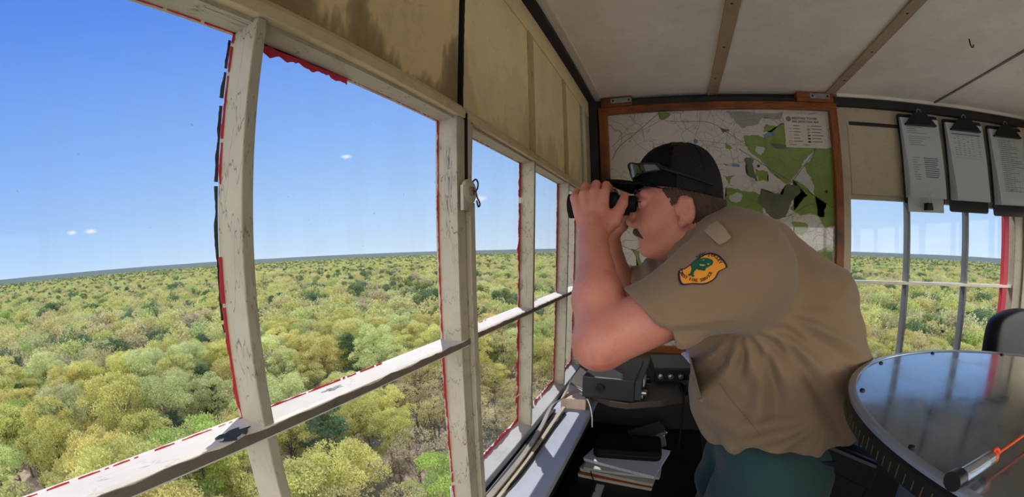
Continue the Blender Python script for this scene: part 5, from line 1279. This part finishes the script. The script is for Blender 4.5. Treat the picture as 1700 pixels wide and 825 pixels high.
def leaf_material(name, source):
    m = bpy.data.materials.new(name); t = NT(m)
    oi = t.n('ShaderNodeObjectInfo')
    if source == 'color': base = oi.outputs['Color']
    else:
        base = t.ramp(oi.outputs['Random'], source)
    co = t.coord('Object'); n = t.noise(co, .55, 3, .6); n2 = t.noise(co, 5, 2)
    c = t.mix(1, base, t.ramp(n, [(.3, (.90, .88, .82)), (.7, (1.22, 1.22, 1.18))]), 'MULTIPLY')
    c = t.mix(1, c, t.ramp(n2, [(.3, (.75, .75, .75)), (.7, (1.25, 1.25, 1.2))]), 'MULTIPLY')
    d = t.n('ShaderNodeBsdfDiffuse'); t.L(c, d.inputs[0])
    tl = t.n('ShaderNodeBsdfTranslucent'); t.L(c, tl.inputs[0])
    mx = t.n('ShaderNodeMixShader'); mx.inputs[0].default_value = .42; t.L(d.outputs[0], mx.inputs[1]); t.L(tl.outputs[0], mx.inputs[2])
    t.L(mx.outputs[0], t.out.inputs[0]); return m
M_LEAF = leaf_material('spring_leaves', 'color')
YG_, PG_, OB_, FG_, GB_, PN_ = srgb(204, 204, 132), srgb(204, 211, 156), srgb(202, 193, 144), srgb(176, 198, 114), srgb(188, 178, 150), srgb(104, 132, 94)
M_LEAFFAR = leaf_material('far_leaves', [(0, YG_), (.14, OB_), (.28, YG_), (.42, PG_), (.55, srgb(204, 196, 132)), (.64, GB_), (.74, FG_), (.82, YG_), (.88, PN_), (1, PN_)])
M_BARK = mat_simple('bark', srgb(98, 84, 70), .9, var=.35, scale=3)
def tri_cloud(P, size, rng, flat=.35):
    """one small triangle leaf spray at each point"""
    n = len(P); a = rng.normal(size=(n, 3)); a /= np.linalg.norm(a, axis=1)[:, None]
    b = rng.normal(size=(n, 3)); b[:, 2] *= flat; b -= a*(a*b).sum(1)[:, None]; b /= np.linalg.norm(b, axis=1)[:, None]
    s = size*rng.uniform(.6, 1.3, (n, 1))
    return np.concatenate([(P+a*s*.6)[:, None], (P-a*s*.35+b*s*.5)[:, None], (P-a*s*.35-b*s*.5)[:, None]], 1).reshape(-1, 3)
def tri_mesh(name, V, mat):
    n = len(V)//3; me = bpy.data.meshes.new(name); me.vertices.add(len(V)); me.vertices.foreach_set('co', V.astype(np.float32).ravel())
    me.loops.add(len(V)); me.loops.foreach_set('vertex_index', np.arange(len(V), dtype=np.int32))
    me.polygons.add(n); me.polygons.foreach_set('loop_start', np.arange(0, len(V), 3, dtype=np.int32))
    me.update(calc_edges=True); me.materials.append(mat); return me
def tree_meshes(kind, seed, H, R, nleaf, size, bare=False):
    rng = np.random.default_rng(seed); rnd = random.Random(seed); tb = MB()
    top = Vector((rnd.uniform(-.6, .6), rnd.uniform(-.6, .6), H*.8))
    trunk = curve_pts([(0, 0, -.3), (rnd.uniform(-.2, .2), rnd.uniform(-.2, .2), H*.3), tuple(top*.7+Vector((0, 0, .02*H))), tuple(top)], 4)
    r0 = .017*H if kind != 'pine' else .02*H
    tb.tube(trunk, [r0*(1-.85*i/(len(trunk)-1)) for i in range(len(trunk))], 7)
    tips = []
    if kind == 'pine':
        nb = 34
        for i in range(nb):
            f = i/nb; z = H*(.32+.66*f); L = R*(1.05-f)**.7*rnd.uniform(.6, 1.1); a = i*2.4+rnd.uniform(-.3, .3)
            base = Vector((top.x*min(1, z/top.z), top.y*min(1, z/top.z), z)); e = base+Vector((math.cos(a)*L, math.sin(a)*L, L*rnd.uniform(.05, .4)))
            tb.tube([base, (base+e)/2+Vector((0, 0, .05*L)), e], [.06, .04, .015], 4)
            for q in (.45, .7, .9, 1.0): tips.append((base.lerp(e, q)+Vector((rnd.uniform(-.3, .3), rnd.uniform(-.3, .3), .15)), R*.20))
        tips.append((top+Vector((0, 0, H*.18)), R*.2))
    else:
        nb = 22 if not bare else 26
        for i in range(nb):
            z = H*rnd.uniform(.28, .74); a = i*2.4+rnd.uniform(-.5, .5); base = Vector((top.x*z/top.z, top.y*z/top.z, z))
            f = rnd.uniform(.35, 1); el = rnd.uniform(.35, 1.1)
            e = Vector((math.cos(a)*R*f, math.sin(a)*R*f, min(H*(.985-.30*f*f), z+H*.34*el)))
            mid = base.lerp(e, .5)+Vector((rnd.uniform(-.3, .3), rnd.uniform(-.3, .3), -.04*H))
            tb.tube(curve_pts([base, mid, e], 3), [.045*H/12]*2+[.03*H/12]*3+[.012, .01] , 4)
            tips += [(e, R*rnd.uniform(.22, .40)), (mid.lerp(e, .5), R*rnd.uniform(.18, .32))]
            if bare:
                for q in range(3):
                    e2 = e+Vector((rnd.uniform(-1, 1), rnd.uniform(-1, 1), rnd.uniform(.2, 1)))*.9; tb.tube([mid.lerp(e, .6), e2], [.02, .008], 3)
        for i in range(12):
            a = rnd.uniform(0, 2*PI); f = math.sqrt(rnd.random())*.85
            tips.append((Vector((math.cos(a)*R*f, math.sin(a)*R*f, H*(.97-.24*f*f))), R*rnd.uniform(.2, .34)))
    cen = np.array([tuple(p) for p, r in tips]); rad = np.array([r for p, r in tips])
    pick = rng.choice(len(tips), nleaf, p=rad**2/np.sum(rad**2))
    d = rng.normal(size=(nleaf, 3)); d /= np.linalg.norm(d, axis=1)[:, None]
    d[:, 2] = np.where(d[:, 2] < -.3, -d[:, 2]*.6, d[:, 2])
    P = cen[pick]+d*(rad[pick]*rng.uniform(.45, 1.05, nleaf)**.6)[:, None]*np.array([1, 1, .78 if kind != 'pine' else .55])
    crown = tri_mesh('crown', tri_cloud(P, size, rng, .6), M_LEAF)
    o = tb.build('tmp', M_BARK, smooth='all'); me = o.data; bpy.data.objects.remove(o); me.name = 'trunk'
    return me, crown
KINDS = {}
for s in range(4): KINDS[('leafy', s)] = tree_meshes('leafy', 100+s, 12.5+.8*s, 3.6+.35*(s % 3), 17000, .17)
for s in range(3): KINDS[('budding', s)] = tree_meshes('budding', 200+s, 12+.7*s, 2.9+.3*s, 3400, .16, True)
for s in range(2): KINDS[('pine', s)] = tree_meshes('pine', 300+s, 12.5+1.5*s, 2.6+.3*s, 15000, .26)
NAMES = dict(yg=('leafy', 'leafing_tree', 'yellow-green leafing tree', YG_), pg=('leafy', 'leafing_tree', 'pale green leafing tree', PG_), fg=('leafy', 'leafing_tree', 'bright green leafing tree', FG_),
    ob=('budding', 'budding_tree', 'thin tawny budding tree', OB_), gb=('budding', 'budding_tree', 'bare grey-brown budding tree', GB_), oy=('leafy', 'leafing_tree', 'olive-tan leafing tree', srgb(206, 198, 130)), pn=('pine', 'pine_tree', 'dark green pine tree', PN_))
rt = random.Random(5)
def pane_of(x, y):
    az = math.degrees(math.atan2(x, y))
    if az > 10: return 'in the back window'
    if az < -60: return 'left of the thick post'
    if az < -31: return 'in the wide middle pane'
    return 'in the far narrow panes'
def dist_of(r): return 'nearest to the tower' if r < 48 else 'in the near canopy' if r < 72 else 'in the middle canopy'
def plant(code, x, y, s=1, label=None, variant=None, group=True, tint=1):
    kind, nm, words, c = NAMES[code]
    vs = [k for k in KINDS if k[0] == kind]; tm, cm = KINDS[vs[variant if variant is not None else rt.randrange(len(vs))]]
    lab = label or words+' '+dist_of(math.hypot(x, y))+' '+pane_of(x, y)
    r = thing(nm, lab, 'tree', (x, y, ZG), rt.uniform(0, 6.28), (words+'s '+dist_of(math.hypot(x, y))+' '+pane_of(x, y)) if group and not label else None)
    r.scale = (s, s, s*rt.uniform(.92, 1.08))
    for me, n in ((tm, 'trunk'), (cm, 'crown')):
        o = bpy.data.objects.new(n, me); COL.objects.link(o); o.parent = r
        if n == 'crown':
            jj = rt.uniform(.88, 1.12)*tint; j = [jj*rt.uniform(.97, 1.03) for _ in range(3)]; o.color = (c[0]*j[0], c[1]*j[1], c[2]*j[2]*.95, 1)
    return r
def gpos(px, py, z): d = ray(px, py); return (d*(z/d.z))[:2]
special = [('pn', *gpos(543, 735, -19.5), 1.12, 'solitary dark green pine below the wide middle pane', 1),
    ('fg', *gpos(178, 527, -17.5), 1.1, 'vivid green rounded tree standing out left of the thick post', 0),
    ('pn', *gpos(88, 510, -17.5), 1.1, 'tallest dark pine of the small cluster near the left edge', 0),
    ('pn', *gpos(30, 620, -18.5), .95, 'dark pine in the hollow at the far left edge', 1),
    ('fg', *gpos(40, 700, -18.5), 1.15, 'bright green leafing tree at the bottom left corner', 1),
    ('yg', *gpos(200, 700, -18.5), 1.15, 'round yellow-green tree above the sunlit window rail', 2),
    ('fg', *gpos(735, 800, -21), .8, 'small lime green sapling at the foot of the latch post', 1),
    ('pg', *gpos(350, 655, -18.5), 1.0, 'pale silvery green tree touching the thick post above the rail', 3)]
taken = []
for c, x, y, s, lab, v in special:
    plant(c, x, y, s, lab, v); taken.append((x, y))
cells = []
step = 6.1
for i in range(-45, 46):
    for j in range(-45, 46):
        x = (i+rt.uniform(-.36, .36)+.5*(j % 2))*step; y = (j+rt.uniform(-.36, .36))*step*.9; r = math.hypot(x, y)
        if r < 24: continue
        if any((x-a)**2+(y-b)**2 < 20 for a, b in taken): continue
        if clearing(math.degrees(math.atan2(x, y))): continue
        cells.append((r, x, y))
cells.sort()
def vis(x, y):
    az = math.degrees(math.atan2(x, y)); return -97 < az < -11 or 23 < az < 47
from mathutils import noise as mnoise
near = 0; rest = []
for r, x, y in cells:
    clump = mnoise.noise(Vector((x/38, y/38, 3.3))); open_ = math.degrees(math.atan2(x, y))
    if vis(x, y) and near < 288:
        u = rt.random()+.25*clump
        az = open_
        if -52 < az < -5 and r < 66:                    # thin young wood right below the tower
            code = 'ob' if u < .50 else 'gb' if u < .72 else 'yg' if u < .90 else 'pg'; s = rt.uniform(.66, .94)
        else:
            code = 'pn' if u < -.02 else 'ob' if u < .16 else 'gb' if u < .24 else 'oy' if u < .40 else 'yg' if u < .72 else 'pg' if u < .93 else 'fg'; s = rt.uniform(.84, 1.14)
        plant(code, x, y, s); near += 1
    else: rest.append((x, y))
# the remaining forest, thinning with distance to a point cloud of crowns: too many to count
# (its crowns copy the four light trees below, which stand in the wood themselves)
def light_crown(seed, H, R, n, size, conic=False):
    rng = np.random.default_rng(seed); k = 16
    cz = rng.uniform(.5, .92, k); ang = rng.uniform(0, 6.28, k); rr = R*np.sqrt(rng.uniform(0, 1, k))*(.75 if not conic else .8*(1-cz)*2)
    cen = np.stack([np.cos(ang)*rr, np.sin(ang)*rr, H*cz*(1-.18*(rr/R)**2)], 1); cr = R*rng.uniform(.3, .5, k)
    p = rng.integers(0, k, n); d = rng.normal(size=(n, 3)); d /= np.linalg.norm(d, axis=1)[:, None]
    return tri_mesh('forest_crown', tri_cloud(cen[p]+d*cr[p][:, None]*rng.uniform(.6, 1.05, (n, 1)), size, rng, .6), M_LEAF)
lights = []
for k, (x, y) in enumerate(((-128, 60), (-60, 130), (-95, 105), (95, 125))):
    me = light_crown(400+k, 13, [4.2, 3.9, 4.5, 3.5][k], 1900, .46, k == 3)
    o = bpy.data.objects.new('distant_pine' if k == 3 else 'distant_tree', me); COL.objects.link(o); o.location = (x, y, ZG)
    o.color = (*(YG_, PG_, OB_, PN_)[k], 1)
    tag(o, ['yellow-green round crown far out beyond the left pane', 'pale green round crown far out beyond the latch post', 'tan-green round crown far out in the middle pane', 'dark pine crown far out beyond the back window'][k], 'tree')
    lights.append(o)
    m_ = mnoise
pts = list(rest); rf = random.Random(9)
def ring(r0, r1, st):
    out = []; n = int(r1/st)+1
    for i in range(-n, n+1):
        for j in range(-n, n+1):
            x = (i+rf.uniform(-.42, .42))*st; y = (j+rf.uniform(-.42, .42))*st; r = math.hypot(x, y)
            if r0 <= r < r1 and (r > 345 or not clearing(math.degrees(math.atan2(x, y)))): out.append((x, y))
    return out
r_in = max(math.hypot(x, y) for x, y in rest)-.5
pts = [p for p in pts if math.hypot(*p) < 235]+ring(235, 900, 6.6)+ring(900, 1700, 9.5)
P = np.array([(x, y, ZG+rf.uniform(-1.2, .8)) for x, y in pts])
sc = []; kd = []
for x, y in pts:
    r = math.hypot(x, y); c = mnoise.noise(Vector((x/90, y/90, 1.7)))+.5*mnoise.noise(Vector((x/30, y/30, 5)))
    far = min(1, max(0, (r-300)/900))
    kd.append(3 if rf.random() < .025+.45*far+.9*max(0, c-.12) else rf.randrange(3)); sc.append(rf.uniform(.82, 1.18))
me = bpy.data.meshes.new('forest_canopy'); me.vertices.add(len(P)); me.vertices.foreach_set('co', P.astype(np.float32).ravel())
for nm, ty, dat in (('kd', 'INT', np.array(kd, dtype=np.int32)), ('sc', 'FLOAT', np.array(sc, dtype=np.float32)), ('rz', 'FLOAT', np.random.default_rng(3).uniform(0, 6.28, len(P)).astype(np.float32))):
    me.attributes.new(nm, ty, 'POINT').data.foreach_set('value', dat)
fo = bpy.data.objects.new('forest_canopy', me); COL.objects.link(fo)
tag(fo, 'unbroken spring forest canopy running on from the middle distance towards the horizon', 'forest', kind='stuff')
ng = bpy.data.node_groups.new('canopy', 'GeometryNodeTree')
ng.interface.new_socket('Geometry', in_out='INPUT', socket_type='NodeSocketGeometry'); ng.interface.new_socket('Geometry', in_out='OUTPUT', socket_type='NodeSocketGeometry')
gi = ng.nodes.new('NodeGroupInput'); go = ng.nodes.new('NodeGroupOutput'); jn = ng.nodes.new('GeometryNodeJoinGeometry')
def nattr(nm, ty):
    a = ng.nodes.new('GeometryNodeInputNamedAttribute'); a.data_type = ty; a.inputs[0].default_value = nm; return a.outputs[0]
M_FARPINE = leaf_material('far_pine_needles', [(0, srgb(112, 138, 106)), (1, srgb(154, 166, 112))])
for k, o in enumerate(lights):
    oi = ng.nodes.new('GeometryNodeObjectInfo'); oi.transform_space = 'ORIGINAL'; oi.inputs[0].default_value = o
    sm = ng.nodes.new('GeometryNodeSetMaterial'); ng.links.new(oi.outputs['Geometry'], sm.inputs[0]); sm.inputs['Material'].default_value = M_FARPINE if k == 3 else M_LEAFFAR
    ip = ng.nodes.new('GeometryNodeInstanceOnPoints'); ng.links.new(gi.outputs[0], ip.inputs['Points']); ng.links.new(sm.outputs[0], ip.inputs['Instance'])
    cp = ng.nodes.new('FunctionNodeCompare'); cp.data_type = 'INT'; cp.operation = 'EQUAL'
    ints = [s for s in cp.inputs if s.type == 'INT']; ng.links.new(nattr('kd', 'INT'), ints[0]); ints[1].default_value = k
    ng.links.new(cp.outputs[0], ip.inputs['Selection'])
    cx = ng.nodes.new('ShaderNodeCombineXYZ'); ng.links.new(nattr('rz', 'FLOAT'), cx.inputs[2]); ng.links.new(cx.outputs[0], ip.inputs['Rotation'])
    ng.links.new(nattr('sc', 'FLOAT'), ip.inputs['Scale']); ng.links.new(ip.outputs[0], jn.inputs[0])
ng.links.new(jn.outputs[0], go.inputs[0])
md = fo.modifiers.new('canopy', 'NODES'); md.node_group = ng
# beyond it: rolling forest to the horizon, blue-grey distance haze put into its colour
def far_land():
    m = bpy.data.materials.new('hazed_far_forest'); t = NT(m); co = t.coord()
    n = t.noise(t.coord(scale=(1, 1, 0)), .0022, 8, .65); n2 = t.noise(co, .06, 4, .7)
    c = t.ramp(n, [(.35, srgb(62, 84, 84)), (.48, srgb(88, 104, 90)), (.56, srgb(72, 94, 92)), (.68, srgb(110, 120, 92))])
    c = t.mix(1, c, t.ramp(n2, [(.3, .6), (.7, 1.3)]), 'MULTIPLY')
    t.bsdf(c, 1.0); return m
b = MB(); nr, na = 90, 420; vs = []
for i in range(nr+1):
    r = 1600*(14500/1600)**(i/nr)
    for k in range(na):
        a = 2*PI*k/na; x, y = r*math.cos(a), r*math.sin(a)
        z = ZG+11.2+5*mnoise.noise(Vector((x/900, y/900, 0)))*min(1, r/2500)+1.6*mnoise.noise(Vector((x/60, y/60, 2)))+max(0, (r-6000)/8500)*(11+9*mnoise.noise(Vector((x/2600, y/2600, 7))))
        vs.append((x, y, z))
b.add(vs, [(i*na+k, i*na+(k+1) % na, (i+1)*na+(k+1) % na, (i+1)*na+k) for i in range(nr) for k in range(na)])
struct(b.build('hills', far_land(), smooth='all'))
